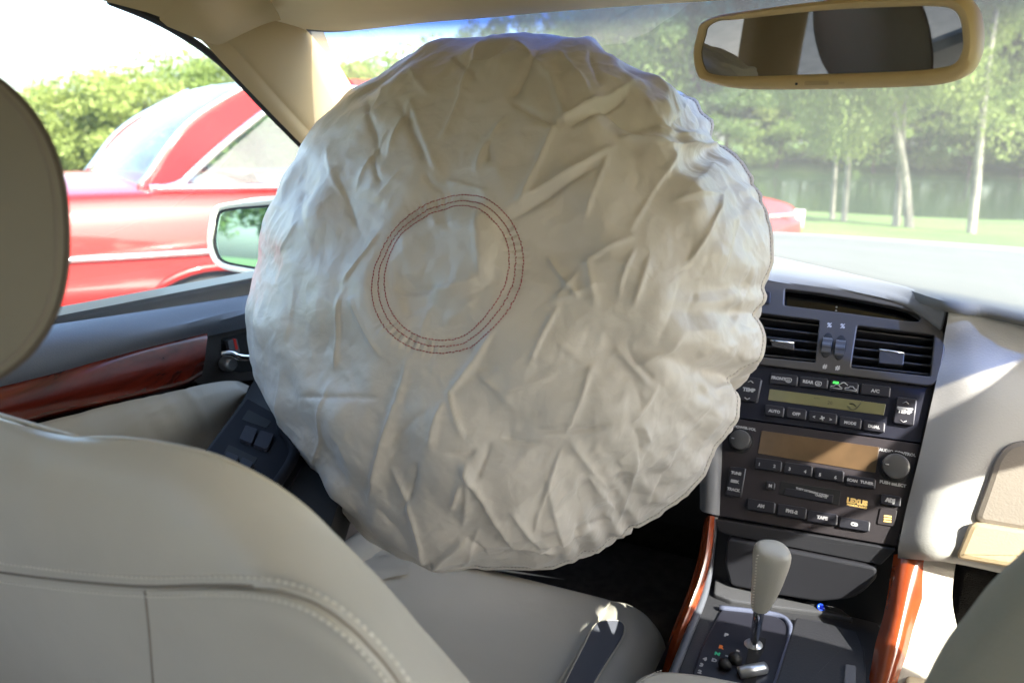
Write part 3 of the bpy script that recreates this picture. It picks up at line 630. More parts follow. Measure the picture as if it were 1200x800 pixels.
# handle bezel
pslab('handle_surround', [(243,391),(300,377),(330,371),(330,440),(290,446),(236,450),(228,449)], PX(-.742), -.02, .001, BEZEL, door, r=.006)
pslab('handle_recess', [(259,396),(300,386),(328,380),(328,432),(285,436),(260,434)], PX(-.741), -.03, .0006, CAV, door, r=.005)
lk = pslab('lock_button', [(263,399),(274,396),(278,412),(266,415)], PX(-.739), 0, .006, mat('lock_grey', (.12,.12,.13), .4), door, r=.002)
pslab('red_mark', [(273,397),(276,397),(279,409),(276,410)], PX(-.733), -.001, .0005, mat('lock_red',(.6,.03,.02),.4), lk, r=.0005, bev=.0002)
mb = MB(); lathe(mb, at(264,425,PX(-.738)), (1,.0,0), [(.009,-.004),(.011,0),(.011,.010),(.008,.014)], 20)
hb = mb.build('handle_pivot', SILVER, door, ang=40)
mb = MB(); tube(mb, cr([at(258,414,PX(-.730)), at(270,414,PX(-.724)), at(280,418,PX(-.722)), at(296,418,PX(-.722)), at(322,411,PX(-.726))], 6), .0042, 10, taper=lambda t: .8+.5*math.sin(math.pi*t)); mb.build('release_lever', CHROME, door)
# pleated pad under the wood
A1 = [(-60,520),(0,507),(60,492),(130,474),(200,459),(245,449),(275,446),(292,452)]
A2 = [(-60,640),(0,610),(60,590),(130,566),(190,548),(237,531),(262,505),(283,470)]
rows = []
for k, t in enumerate((0,.06,.2,.4,.6,.8,1)):
    rw = []
    for i, (p, q) in enumerate(zip(A1, A2)):
        d = .738 - .028*math.sin(math.pi*min(1, .1+t*.9))**.6
        pa = at(p[0]+(q[0]-p[0])*t, p[1]+(q[1]-p[1])*t, PX(-d)); rw.append(pa)
    rows.append(rw)
mb = MB(); loft(mb, rows, 10, 8); 
for i, v in enumerate(mb.v):
    y = v[1]+(v[2]-.8)*.35; zf = max(0, min(1, (v[2]-.74)/.07)); w_ = max(0, math.sin(y*150+3*math.sin(y*31)))**3*.0022*zf*(1 if y < .80 else .3); mb.v[i] = (v[0]+w_, v[1], v[2])
mb.build('pleated_pad', LEATHER, door)
# armrest shelf with window switches
ZA = plane((0,0,.72),(.12,0,1))
pslab('armrest', [(236,534),(283,471),(300,440),(420,520),(380,640),(300,600)], ZA, -.09, 0, BLACK, door, r=.004)
arm2 = mat('switch_plate', (.010,.010,.014), .75, spec=.15, bump=.15, bscale=700, bdist=.0004)
pslab('switch_plate', [(242,534),(290,470),(322,488),(362,535),(330,590),(280,566)], ZA, 0, .004, arm2, door, r=.004)
SW = off(ZA,.004); SWM = mat('switch_key', (.03,.03,.04), .7, spec=.2)
for nm, q in (('switch_well', [(291,480),(318,494),(312,502),(283,492)]),('switch_well', [(268,521),(302,537),(296,547),(262,532)])):
    pslab(nm, q, SW, -.002, .0006, CAV, door, r=.002, bev=.0003)
for q in ([(288,501),(302,506),(295,523),(280,517)],[(305,507),(321,512),(313,530),(297,524)],[(266,532),(280,538),(274,551),(260,544)],[(284,539),(297,545),(291,558),(277,552)]):
    pslab('window_switch', q, SW, 0, .004, SWM, door, r=.0025, bev=.0006)
mb = MB(); tube(mb, cr([at(330,500,off(ZA,.01)), at(345,530,off(ZA,.01)), at(318,575,off(ZA,.008)), at(290,600,off(ZA,.004))], 6), .006, 10); mb.build('armrest_edge', arm2, door)
mb = MB(); box(mb, (-.70,.80,.50), (.06,0,0), (0,.45,0), (0,0,.11)); mb.build('door_pocket', mat('pocket_carpet', (.20,.17,.16), .95, bump=1, bscale=800, bdist=.002), door)
# passenger door
pd = empty('front_door', (.77,.7,.5), 'passenger door panel beyond the glove box, out past the right edge', 'door')
mb = MB(); cbox(mb, .755, .79, .13, 1.35, .27, .90); mb.build('door_skin', DASH, pd)
mb = MB(); cbox(mb, .70, .757, .2, 1.1, .60, .68); mb.build('armrest', DASH, pd)

# ---------------------------------------------------------------- outside mirror
sm_o = empty('side_mirror', (-.93,1.0,.95), 'cream-edged outside mirror with bluish glass just left of the airbag', 'car mirror')
mnv = (Vector((.05,0,1.12))-Vector((-.93,1.0,.95))).normalized(); mn2 = (mnv*.5+Vector((-.25,-.85,.05))).normalized(); SMP = plane(at(285,280,PX(-.93)), mn2)
so = [(246,262),(252,243),(268,237),(300,234),(345,231),(372,240),(376,280),(368,318),(330,326),(290,321),(262,315),(250,305),(244,285)]
def poly3(px, pl): return [at(*p, pl) for p in px]
mb = MB(); u_, v_ = frame(SMP[1]); o_ = SMP[0]
p2 = [Vector(((p-o_).dot(u_),(p-o_).dot(v_))) for p in cr(poly3(so, SMP), 5, True)]
cen2 = sum(p2, Vector((0,0)))/len(p2); L = len(p2); rings = []
for d, h in ((.010,.000),(.008,.004),(.0045,.006),(.001,.004),(-.002,-.02),(-.008,-.05),(-.025,-.08),(-.05,-.095)):
    rings.append([o_+u_*q.x+v_*q.y+mn2*h for q in inset(p2, d if d > -.01 else d*-0.0+.0)] if d > -.01 else [o_+u_*(cen2.x+(q.x-cen2.x)*(1+d*9))+v_*(cen2.y+(q.y-cen2.y)*(1+d*9))+mn2*h for q in p2])
vs = [v for r_ in rings for v in r_]; fs = [(r_*L+i, r_*L+(i+1)%L, (r_+1)*L+(i+1)%L, (r_+1)*L+i) for r_ in range(len(rings)-1) for i in range(L)]; fs.append(tuple((len(rings)-1)*L+i for i in range(L)))
mb.add(vs, fs); mb.build('housing', CREAM, sm_o, ang=50)
q2 = inset(p2, .010); mb = MB(); slab2(mb, q2, o_, u_, v_, mn2, -.02, -.006, .0005); mb.build('inner_rim', RUBBER, sm_o, ang=40)
q2 = inset(p2, .0135); mb = MB(); slab2(mb, q2, o_, u_, v_, mn2, -.006, -.0045, .0004); mb.build('mirror_glass', MIRRORB, sm_o, smooth=False)
mb = MB(); box(mb, (-.835,1.08,.94), (.05,0,0), (0,.05,0), (0,0,.03)); mb.build('mirror_foot', CREAM, sm_o, ang=40)

# ---------------------------------------------------------------- dashboard
dash = empty('dashboard', (0,1.1,.7), 'pale grey dashboard curving down beside the radio and glove box', 'dashboard')
crest = [(880,299),(905,303),(950,313),(1000,325),(1060,340),(1112,356)]
C = [at(*p, PZ(.972-(p[0]-905)*.000075)) for p in crest]
Cl = [Vector((-.74,1.12,.945)), Vector((-.50,1.20,.975)), Vector((-.25,1.24,.975))]
Cr_ = [at(1150,361,PZ(.954)), at(1200,372,PZ(.95)), at(1270,386,PZ(.945)), Vector((.50,.93,.93)), Vector((.75,.98,.91))]
crestP = Cl+C+Cr_
base = [Vector((x, 1.64-.18*(x/.75)**2, .955)) for x in [p.x for p in crestP]]
topm = [a_.lerp(b_, .5)+Vector((0,0,.004)) for a_, b_ in zip(base, crestP)]
down = [p+Vector((0,.12,-.03)) for p in base]
rows = [down, base, topm, [a_.lerp(b_, .9)+Vector((0,0,.002)) for a_, b_ in zip(base, crestP)], crestP, [p+Vector((0,-.004,-.006)) for p in crestP]]
slabworld('dash_top', rows, -.006, DASHT, dash, nu=5, nv=4)
outl = [(868,322),(905,328),(950,335),(1000,344),(1060,357),(1104,386)]
O = [at(*p, off(STK,.004)) for p in outl]; Ol = [Vector((-.70,1.02,.88)), Vector((-.50,1.05,.93)), Vector((-.25,1.03,.93))]
low = Ol+O
mid = [a_.lerp(b_, .35)+Vector((0,-.004,.006)) for a_, b_ in zip(crestP[:9], low)]; mid2 = [a_.lerp(b_, .75)+Vector((0,-.004,.004)) for a_, b_ in zip(crestP[:9], low)]
inn = [p+Vector((0,.03,-.012)) for p in low]
slabworld('dash_brow', [crestP[:9], mid, mid2, low, inn], -.004, DASHG, dash, nu=5, nv=4)
fr_ = [[crestP[8]]+Cr_[:3]+[Vector((.50,.93,.93)), Vector((.75,.98,.91))]]
cols = [[(1107,402),(1150,412),(1210,425),(1290,445)],[(1101,440),(1150,458),(1210,475),(1290,500)],[(1091,485),(1140,500),(1200,516),(1290,540)],[(1079,540),(1120,548),(1170,560),(1290,600)],[(1066,595),(1098,600),(1150,612),(1290,650)],[(1054,648),(1088,651),(1130,656),(1290,690)]]
for k, c in enumerate(cols):
    hs = (.004,.022,.020,.012) if k > 0 else (.004,.014,.014,.012)
    rw = [at(*p, off(STK,h)) for p, h in zip(c, hs)]; rw += [Vector((.50, rw[-1].y+.02, rw[-1].z)), Vector((.75, rw[-1].y+.06, rw[-1].z))]; fr_.append(rw)
fr_.append([p+Vector((0,.08,-.015)) for p in fr_[-1]])
slabworld('dash_face', fr_, -.005, DASH, dash, nu=5, nv=5)
mb = MB(); loft(mb, [[Vector((-.75,1.05,.88)), Vector((-.4,1.03,.90)), Vector((-.12,1.02,.90))],[Vector((-.75,1.0,.70)), Vector((-.4,.98,.70)), Vector((-.12,.97,.70))],[Vector((-.75,1.10,.56)), Vector((-.4,1.08,.56)), Vector((-.12,1.08,.56))]], 4, 4); mb.build('lower_dash', BLACK, dash)
# sunlit lower side of the dash beside the console
LS = plane(at(1088,652,off(STK,.0)), (.12,-.8,.58))
rows = [[at(*p, LS) for p in r] for r in ([(1070,648),(1092,640),(1112,630),(1132,606)],[(1072,672),(1090,668),(1106,662),(1120,652)],[(1062,716),(1085,712),(1100,705),(1114,700)],[(1042,770),(1070,765),(1100,756),(1121,742)],[(1020,840),(1050,835),(1085,825),(1130,800)])]
slabworld('lower_side_panel', rows, -.006, mat('sunlit_side', (.50,.47,.42), .9, bump=.6, bscale=900, bdist=.001), dash, nu=5, nv=5)  # paler than the dash, part of the sunlight put into its colour
# glove box: padded lid with tan lower band
gp = [(1340,525),(1200,516),(1178,521),(1164,538),(1153,572),(1138,613),(1350,650)]
glv = pslab('glove_box', gp, off(STK,.020), -.02, .012, mat('glove_vinyl_shaded', (.17,.145,.12), .55, bump=.35, bscale=450, bdist=.0008, var=.05), dash, r=.012, bev=.006, k=6)  # pad's shade is put into a darker vinyl colour
gb = [(1136,611),(1350,645),(1350,688),(1200,668),(1118,654)]
pslab('glove_box_lip', gb, off(STK,.021), -.02, .018, mat('glove_band', (.33,.25,.15), .6, bump=.3, bscale=450, bdist=.0008), dash, r=.008, bev=.005, k=5)
mb = MB(); cbox(mb, .18, .74, .93, 1.30, .42, .66); mb.build('under_dash_cover', CARPET, dash)

# ---------------------------------------------------------------- air vent panel with clock
f1 = lambda x, y: (840+.2337*x, 300+.2337*y); f2 = lambda x, y: (830+.2337*x, 430+.2337*y)
vp = empty('vent_panel', at(990,400,STK), 'dark panel with clock slot, two slatted vents and two thumb wheels above the radio', 'air vent')
outer = [f1(40,108),f1(280,135),f1(600,182),f1(860,235),(1073,363),(1092,374),(1104,392),(1105,408),(1101,430),(1094,453),(895,428),(845,421)]
clk = [f1(338,170),f1(520,192),f1(720,226),f1(900,262),f1(1000,292),f1(1030,325),f1(1012,345),f1(960,343),f1(640,300),f1(332,262)]
vr = [f1(698,352),f1(1095,400),f1(1075,618),f1(664,572)]; vl = [f1(40,268),f1(522,328),f1(500,548),f1(20,498)]
plate('bezel', outer, [clk, vr, vl], STK, .004, .0015, BEZEL, vp, r=.012, hr=.004, off=.003)
pslab('clock_window', clk, off(STK,-.012), -.01, 0, mat('clock_glass', (.004,.004,.005), .12, coat=.6), vp, r=.002)
ck = [c for c in vp.children if c.name.startswith('clock')][0]
for q, t_ in ((f1(368,258),'-'),(f1(600,261),':')): text(t_, q, off(STK,-.0118), .016 if t_ == ':' else .010, WHITEP, ck, name='clock_mark', bold=.0004)
for vq, tabq, nm in ((vr, [f1(815,468),f1(940,487),f1(934,551),f1(812,540)], 'r'),(vl, [f1(270,423),f1(387,436),f1(388,476),f1(278,458)], 'l')):
    o = at(*vq[0], STK); Pq = [at(*p, STK) for p in vq]; n = STK[1]
    mb = MB(); ins = [p-n*.003 for p in Pq]; bk = [p-n*.05 for p in Pq]; mb.add(ins+bk, [(4,5,6,7),(0,1,5,4),(1,2,6,5),(2,3,7,6),(3,0,4,7)])
    vent = mb.build('air_vent', CAV, vp, fix=False, smooth=False)
    ns = 5
    for k in range(ns):
        t = (k+.55)/ns; a_ = Pq[0].lerp(Pq[3], t); b_ = Pq[1].lerp(Pq[2], t); c = (a_+b_)/2 - n*.010; ax = (b_-a_)/2*.985; up_ = (Pq[0]-Pq[3]).normalized()
        ay = (n*.010+up_*.001); az = ay.cross(ax).normalized()*.0012
        m_ = MB(); pts = []
        prof = [(-1,-.6),(-1,.6),(.7,1),(1,.7),(1.05,0),(1,-.7),(.7,-1)]
        vs = [c-ax+ay*p+az*q for p, q in prof]+[c+ax+ay*p+az*q for p, q in prof]; L = len(prof)
        m_.add(vs, [(i,(i+1)%L,L+(i+1)%L,L+i) for i in range(L)]+[tuple(range(L)), tuple(range(L,2*L))[::-1]]); m_.build('slat', SLAT, vent, ang=50)
    tb = pslab('vent_tab', tabq, off(STK,.0005), -.012, .004, SLAT, vent, r=.001)
    P_ = [at(*p, off(STK,.0046)) for p in tabq]; mb = MB(); tube(mb, [P_[0], P_[0].lerp(P_[1],.5), P_[1]], .0013, 8); mb.build('tab_edge', CHROME, vent)
for q in (f1(552,448), f1(618,460)):
    c = at(*q, off(STK,.0075)); u, v = frame(STK[1]); mb = MB(); rr = .0165; hw = .0052
    prof = []
    seg = 48
    for k in range(seg):
        a0 = 2*math.pi*k/seg; r_ = rr*(1 if k % 4 < 2 else .94)
        prof.append((math.cos(a0)*r_, math.sin(a0)*r_))
    cc = c - STK[1]*.011
    vs = [cc-u*hw+v*p+STK[1]*q_ for p, q_ in prof]+[cc+u*hw+v*p+STK[1]*q_ for p, q_ in prof]; mb.add(vs, [(i,(i+1)%seg,seg+(i+1)%seg,seg+i) for i in range(seg)]+[tuple(range(seg)), tuple(range(seg,2*seg))[::-1]])
    wl_ = mb.build('thumb_wheel', mat('thumb_wheel', (.06,.06,.065), .35), vp, smooth=False)
    m2 = MB(); p2 = [Vector((.0068*math.cos(t), .0155*math.sin(t))) for t in [k*2*math.pi/24 for k in range(24)]]; slab2(m2, p2, c-STK[1]*.001, u, v, STK[1], 0, .0026, .0003); m2.build('wheel_slot', CAV, vp, ang=40)
for q in (f1(565,347), f1(631,352), f1(542,553), f1(606,560)): 
    pq = [(q[0]-3.4,q[1]-3.2),(q[0]+3.4,q[1]-2.4),(q[0]+3.2,q[1]+3.2),(q[0]-3.6,q[1]+2.4)]
    text('#' if q[1] > 400 else '%', q, off(STK,.0085), .0095, mat('print_grey', (.35,.35,.35), .5), vp, h=.0003, name='vent_symbol', bold=.0003)
pslab('hazard_switch', [f1(215,180),f1(272,184),f1(268,246),f1(205,240)], off(STK,.006), 0, .005, BTN, vp, r=.003)

# ---------------------------------------------------------------- climate control unit
TS = off(STK, .0)
cc_ = empty('climate_control', at(970,480,STK), 'climate control unit with narrow green display and green lit lamp, between vents and radio', 'climate control')
pslab('face_panel', [(850,423),(895,429),(1093.5,454.5),(1079,519),(838,486)], STK, -.02, .002, CLIM, cc_, r=.002)
FP = off(STK, .002)
def button(q4, txt, parent, size=.0058, m=BTN, name='push_button', h=.0045, tm=WHITEP, texts=None, edge=True, bold=.00025):
    b = pslab(name, q4, FP, 0, h, m, parent, r=.0018, bev=.0009)
    c = (sum(p[0] for p in q4)/4, sum(p[1] for p in q4)/4)
    if texts is None: texts = [(txt, c, size)] if txt else []
    for s_, p, z in texts: text(s_, p, off(FP,h), z, tm, b, bold=bold)
    if edge:
        P_ = [at(*p, off(FP,h-.0008)) for p in q4]; mb = MB(); a_ = P_[1].lerp(P_[2], .10); b_ = P_[1].lerp(P_[2], .92); tube(mb, [a_, (a_+b_)/2, b_], .0006, 5); mb.build('pale_edge', BTNE, b)  # paler strip along the right edge of the key
    return b
def quad(x0, y0, x1, y1, h, lean=-.06):
    return [f2(x0,y0), f2(x1,y1), f2(x1+lean*h*1.6, y1+h), f2(x0+lean*h*1.6, y0+h)]
def shield(p, parent, s=.006, arcs=3):
    mb = MB(); c = at(*p, off(FP,.0048)); u, v = frame(STK[1])
    o_ = [(-.5,.35),(.5,.35),(.38,-.35),(-.38,-.35)]; tube(mb, cr([c+u*(x*s)+v*(y*s) for x, y in o_], 4, True), .0005, 4, closed=True)
    for k in (-.22,0,.22): tube(mb, cr([c+u*((k+.03)*s)+v*(-.45*s), c+u*((k-.05)*s)+v*(-.1*s), c+u*((k+.05)*s)+v*(.2*s)], 3), .0004, 4)
    mb.build('heater_symbol', WHITEP, parent)
b = button(quad(315,33,448,46,52), None, cc_, texts=[('FRONT', f2(352,57), .0062)]); shield(f2(402,66), b)
b = button(quad(462,50,600,62,50), None, cc_, texts=[('REAR', f2(500,75), .0062)]); shield(f2(552,84), b)
b = button(quad(615,68,752,84,52), None, cc_)
mb = MB(); u, v = frame(STK[1])
for cx in (640, 712):
    c = at(*f2(cx,100+(cx-640)*.13), off(FP,.0048)); o_ = [(-.55,-.15),(-.5,.05),(-.2,.1),(-.05,.3),(.25,.3),(.4,.08),(.6,.0),(.6,-.15)]; tube(mb, [c+u*(x*.011)+v*(y*.010) for x, y in o_]+[c-u*.006-v*.0015], .0006, 4)
c0 = at(*f2(655,88), off(FP,.0048)); c1 = at(*f2(700,92), off(FP,.0048)); tube(mb, cr([c0, (c0+c1)/2+v*.003, c1], 4), .0006, 4); mb.build('car_symbol', WHITEP, b)
LEDM = bpy.data.materials.new('green_lamp'); LEDM.use_nodes = True; e_ = LEDM.node_tree.nodes['Principled BSDF']; e_.inputs['Base Color'].default_value = (.02,.4,.03,1); e_.inputs['Emission Color'].default_value = (.05,.9,.08,1); e_.inputs['Emission Strength'].default_value = .35
pslab('indicator_lamp', [f2(627,72),f2(655,75),f2(652,84),f2(624,81)], off(FP,.0045), 0, .0008, LEDM, b, r=.0005, bev=.0002)
button(quad(768,87,912,102,52), 'A/C', cc_, .0065)
def rocker(q, parent, lab):
    b = pslab('temperature_rocker', q, FP, 0, .0055, BTN, parent, r=.002, bev=.001); P_ = [Vector(p) for p in [(x,y) for x,y in q]]
    ctr = lambda t: tuple((P_[0]*(1-t)+P_[3]*t+P_[1]*(1-t)+P_[2]*t)/2)
    text('TEMP', ctr(.5), off(FP,.0055), .0075, WHITEP, b, bold=.0004)
    for t, sg in ((.15,1),(.86,-1)):
        c = at(*ctr(t), off(FP,.0059)); u, v = frame(STK[1]); mb = MB(); tube(mb, [c-u*.0032-v*.0011*sg, c+v*.0011*sg, c+u*.0032-v*.0011*sg], .0005, 4); mb.build('arrow', WHITEP, b)
    a_, b_ = at(*q[1], off(FP,.005)), at(*q[2], off(FP,.005)); mb = MB(); tube(mb, [a_.lerp(b_,.04), (a_+b_)/2, a_.lerp(b_,.95)], .0009, 6); mb.build('pale_edge', BTNE, b)
    return b
rocker([f2(165,48),f2(268,62),f2(243,182),f2(140,168)], cc_, 0)
rk = rocker([f2(945,152),f2(1043,165),f2(1025,297),f2(926,283)], cc_, 1)
pslab('white_bar', [f2(948,196),f2(1028,207),f2(1027,216),f2(946,205)], off(FP,.0055), 0, .0004, WHITEP, rk, r=.0003, bev=.0001)
ld_ = pslab('display', [f2(308,110),f2(890,186),f2(880,242),f2(300,165)], FP, -.002, .0008, LCD1, cc_, r=.0008, bev=.0003)
mb = MB(); c = at(*f2(735,196), off(FP,.0012)); tube(mb, cr([c+u*.006+v*.005, c+u*.003-v*.001, c-u*.001-v*.004, c-u*.006-v*.004], 4), .0005, 4); tube(mb, [c-u*.006+v*.002, c-u*.002+v*.003, c+u*.001], .0005, 4); tube(mb, [c-u*.008-v*.001,c-u*.006-v*.0025,c-u*.004-v*.002], .0005, 4); mb.build('airflow_symbol', LCDP, ld_)
text('20', f2(610,180), off(FP,.0008), .007, LCDP, ld_); text('AUTO', f2(545,157), off(FP,.0008), .003, LCDP, ld_)
button(quad(288,190,380,202,52), 'AUTO', cc_, .0058); button(quad(395,203,492,216,52), 'OFF', cc_, .0062)
b = button(quad(508,220,645,238,52), None, cc_, texts=[('<', f2(530,250), .006),('>', f2(614,264), .006)]); mb = MB(); c = at(*f2(571,256), off(FP,.0048)); [tube(mb, [c, c+u*math.cos(a)*.0014+v*math.sin(a)*.0014, c+u*math.cos(a)*.0028+v*math.sin(a)*.0028], .0009, 5) for a in (.4,1.97,3.54,5.11)]; mb.build('fan_symbol', WHITEP, b)
button(quad(660,247,767,262,52), 'MODE', cc_, .0056); button(quad(780,267,885,281,50), 'DUAL', cc_, .0058)

# ---------------------------------------------------------------- radio
rd = empty('car_radio', at(950,560,STK), 'black radio with amber display, two round knobs, tape slot and rows of keys', 'car radio')
pslab('face_panel', [(838,487.5),(1078.5,520.5),(1051,640),(838,603),(832,560)], STK, -.02, .002, RADIO, rd, r=.002)
for q, rr, nm, tx, tp in ((f2(163,370), .0125, 'volume_knob', 'POWER-VOL', f2(185,306)), (f2(938,502), .0145, 'tuning_knob', 'AUDIO CONTROL', f2(948,428))):
    c = at(*q, FP); mb = MB(); lathe(mb, c, STK[1], [(rr*1.22,-.001),(rr*1.22,.0008),(rr*1.06,.0012)], 32); cl_ = mb.build('knob_well', CAV, rd, ang=40)
    mb = MB(); lathe(mb, c, STK[1], [(rr,0),(rr*1.0,.002),(rr*.97,.010),(rr*.93,.0125),(rr*.8,.0135),(0.0005,.0132)], 40)
    k_ = mb.build(nm, mat('knob_plastic', (.05,.05,.052), .3), rd, ang=35)
    mb = MB(); cx = c+STK[1]*.0138+v*rr*.0; tube(mb, [cx-u*rr*.75, cx-u*rr*.5], .0006, 5); mb.build('pointer', WHITEP, k_)
    text(tx, tp, FP, .0056, WHITEP, rd, bold=.0002)
text('PUSH SELECT', f2(925,585), FP, .0056, WHITEP, rd, bold=.0003)
pslab('display', [f2(268,318),f2(858,402),f2(838,530),f2(250,432)], FP, -.002, .0008, LCD2, rd, r=.0008, bev=.0003)
for q, ts in ((quad(240,455,368,472,54), (('1',256,487),('2',332,497))), (quad(385,477,522,497,54), (('3',408,511),('4',486,524))), (quad(538,500,680,521,58), (('5',560,540),('6',638,553)))):
    button(q, None, rd, texts=[(a_, f2(x,y), .0062) for a_, x, y in ts])
button(quad(695,541,838,562,50), None, rd, texts=[('SCAN', f2(722,568), .0052), ('TUNER', f2(795,580), .0052)])
b = pslab('seek_rocker', [f2(112,500),f2(190,508),f2(165,655),f2(88,643)], FP, 0, .005, BTN, rd, r=.002, bev=.001)
for t_, x, y in (('TUNE',140,532),('SEEK',133,573),('TRACK',126,614)): text(t_, f2(x,y), off(FP,.005), .0056, WHITEP, b, bold=.0003)
a_, b_ = at(*f2(187,510), off(FP,.0048)), at(*f2(163,652), off(FP,.0048)); mb = MB(); tube(mb, [a_, (a_+b_)/2, b_], .0008, 6); mb.build('pale_edge', BTNE, b)
button(quad(292,573,334,579,38), 'M', rd, .006)
sl_ = pslab('tape_slot', [f2(365,572),f2(665,618),f2(655,692),f2(352,636)], FP, -.004, .0006, CAV, rd, r=.001, bev=.0003)
pslab('slot_flap', [f2(388,606),f2(628,641),f2(622,684),f2(378,640)], off(FP,.0006), 0, .0012, BTN, sl_, r=.001, bev=.0005)
text('THEFT DETERRENT SYSTEM', f2(520,626), off(FP,.0018), .0036, WHITEP, sl_, bold=.00015, rot=-.06); text('CASSETTE', f2(565,647), off(FP,.0018), .0036, WHITEP, sl_, bold=.00015, rot=-.06)
text('LEXUS', f2(746,676), FP, .0092, GOLDP, rd, bold=.0006); text('PREMIUM AUDIO', f2(745,697), FP, .0034, GOLDP, rd, bold=.0002)
button(quad(865,636,965,651,50), 'ADJ', rd, .0068, bold=.0006)
eb = pslab('emblem_key', [f2(862,706),f2(948,718),f2(932,800),f2(846,786)], FP, 0, .0015, RADIO, rd, r=.002, bev=.0006)
for k in range(3): pslab('gold_bar', [f2(882-k,740+k*13),f2(920-k,745+k*13),f2(919-k,753+k*13),f2(880-k,748+k*13)], off(FP,.0015), 0, .0005, GOLDP, eb, r=.0003, bev=.0001)
for q, t_ in ((quad(200,658,335,678,56),'AM'),(quad(350,684,492,706,58),'FM1-2'),(quad(500,716,648,739,56),'TAPE'),(quad(660,750,810,774,52),'CD')): button(q, t_, rd, .0062, bold=.0004)

# ---------------------------------------------------------------- centre console
con = empty('centre_console', (0,.6,.27), 'black centre console with ashtray lid, shift plate and curved wood side strips', 'console')
PA = plane((0,.872,.69), (0,-1,.06)); PT = plane((0,.87,.604), (0,-.06,1))
pslab('lower_fascia', [(834,603),(1052,641),(1060,655),(1052,720),(1020,745),(828,702)], PA, -.03, -.004, BLACK, con, r=.003)
pslab('fascia_strip', [(838,606),(1050,642),(1032,660),(850,624),(843,620)], PA, -.003, .004, mat('fascia_grey',(.025,.025,.03),.45,bump=.15,bscale=600,bdist=.0005), con, r=.002)
pslab('ashtray_lid', [(854,627),(1027,661),(1028,672),(1014,687),(998,697),(960,700),(915,693),(858,682),(851,655)], PA, -.003, .010, mat('lid_black',(.022,.022,.027),.38,bump=.12,bscale=600,bdist=.0005), con, r=.006, bev=.0025, k=6)
mb = MB(); loft(mb, [[Vector((-.105,.87,.60)),Vector((-.112,.6,.585)),Vector((-.112,.3,.58))],[Vector((-.12,.9,.27)),Vector((-.12,.6,.27)),Vector((-.12,.3,.27))]], 3, 3); mb.build('side_wall', BLACK, con)
mb = MB(); loft(mb, [[Vector((.105,.87,.60)),Vector((.112,.6,.585)),Vector((.112,.3,.58))],[Vector((.12,.9,.27)),Vector((.12,.6,.27)),Vector((.12,.3,.27))]], 3, 3); mb.build('side_wall', BLACK, con)
CTOP = mat('console_top', (.028,.028,.032), .42, bump=.3, bscale=450, bdist=.0006)
pslab('top_plate', [(842,672),(845,690),(1015,712),(1050,760),(1060,900),(760,900),(785,796),(822,700)], PT, -.03, 0, CTOP, con, r=.004)
pslab('ledge', [(838,676),(852,682),(962,703),(978,712),(1000,730),(960,722),(912,716),(856,708),(836,700)], PT, 0, .006, mat('ledge_grey', (.06,.06,.066), .35, bump=.3, bscale=500, bdist=.0005), con, r=.003, bev=.002)
pslab('shift_plate', [(845,716),(905,722),(920,730),(925,745),(900,850),(790,850),(822,760)], PT, 0, .003, mat('shift_plate', (.018,.018,.026), .3, bump=.1, bscale=500, bdist=.0004), con, r=.006, bev=.0015)
mb = MB(); tube(mb, cr([at(*p, off(PT,.003)) for p in ((843,712),(880,716),(912,721),(924,730),(926,745),(916,780),(900,830))], 6), .0035, 8); mb.build('gate_rim', mat('gate_rim', (.09,.10,.15), .25), con)
gt = pslab('shift_gate', [(885,745),(898,748),(896,760),(888,775),(884,820),(868,820),(874,775),(878,755)], off(PT,.003), -.004, .0005, CAV, con, r=.001, bev=.0003)
PL = off(PT, .003)
for t_, p, m, z in (('P',(851,744),WHITEP,.0095),('R',(845,758),REDP,.0090),('N',(840.5,766),GREENP,.0085),('4',(826,772),WHITEP,.0085),('D',(837,773.5),WHITEP,.0085),('3',(822,779),WHITEP,.0085),('2',(820,787),WHITEP,.0085)):
    text(t_, p, PL, z, m, con, bold=.0006)
text('-', (865,762), PL, .009, WHITEP, con, bold=.0008, name='position_mark'); text('-', (852,768), PL, .009, WHITEP, con, bold=.0008, name='position_mark')
pslab('cup_holder_lid', [(932,728),(966,735),(1004,745),(1012,765),(1014,790),(1012,860),(892,860),(905,815)], PT, 0, .007, mat('cup_lid', (.02,.02,.024), .42, bump=.45, bscale=420, bdist=.0007), con, r=.005, bev=.002, k=5)
pslab('lid_catch', [(990,780),(1003,782),(1002,810),(988,810)], off(PT,.007), 0, .003, SGREY, con, r=.002, bev=.001)
# grey edge and wood strips
mb = MB(); tube(mb, cr([at(838,604,PA), at(835,630,PA), at(831,668,off(PT,.02)), at(824,700,off(PT,.010)), at(805,748,off(PT,.006)), at(786,796,off(PT,.006)), at(766,850,off(PT,.006))], 6), .0045, 8); mb.build('edge_trim', SGREY, con)
PW = plane((.1,.87,.69),(0,-.67,.74))
WL = [[(834,606),(830,650),(820,690),(800,740),(787,782),(765,850)],[(833,606),(828,650),(817,690),(798,740),(785,782),(762,850)],[(833,608),(826,652),(814,692),(795,740),(781,782),(757,850)]]
rows = [[at(*p, plane((-.09,.87,.69),(-.1,-.67,.74))) for p in WL[0]],[at(*p, off(plane((-.09,.87,.69),(-.1,-.67,.74)),.006)) for p in WL[1]],[at(*p, plane((-.09,.87,.69),(-.1,-.67,.74))) for p in WL[2]]]
rows[2] = [p+Vector((-.004,0,-.004)) for p in rows[2]]
slabworld('wood_strip', rows, -.004, WOOD_C, con, nu=5, nv=4)
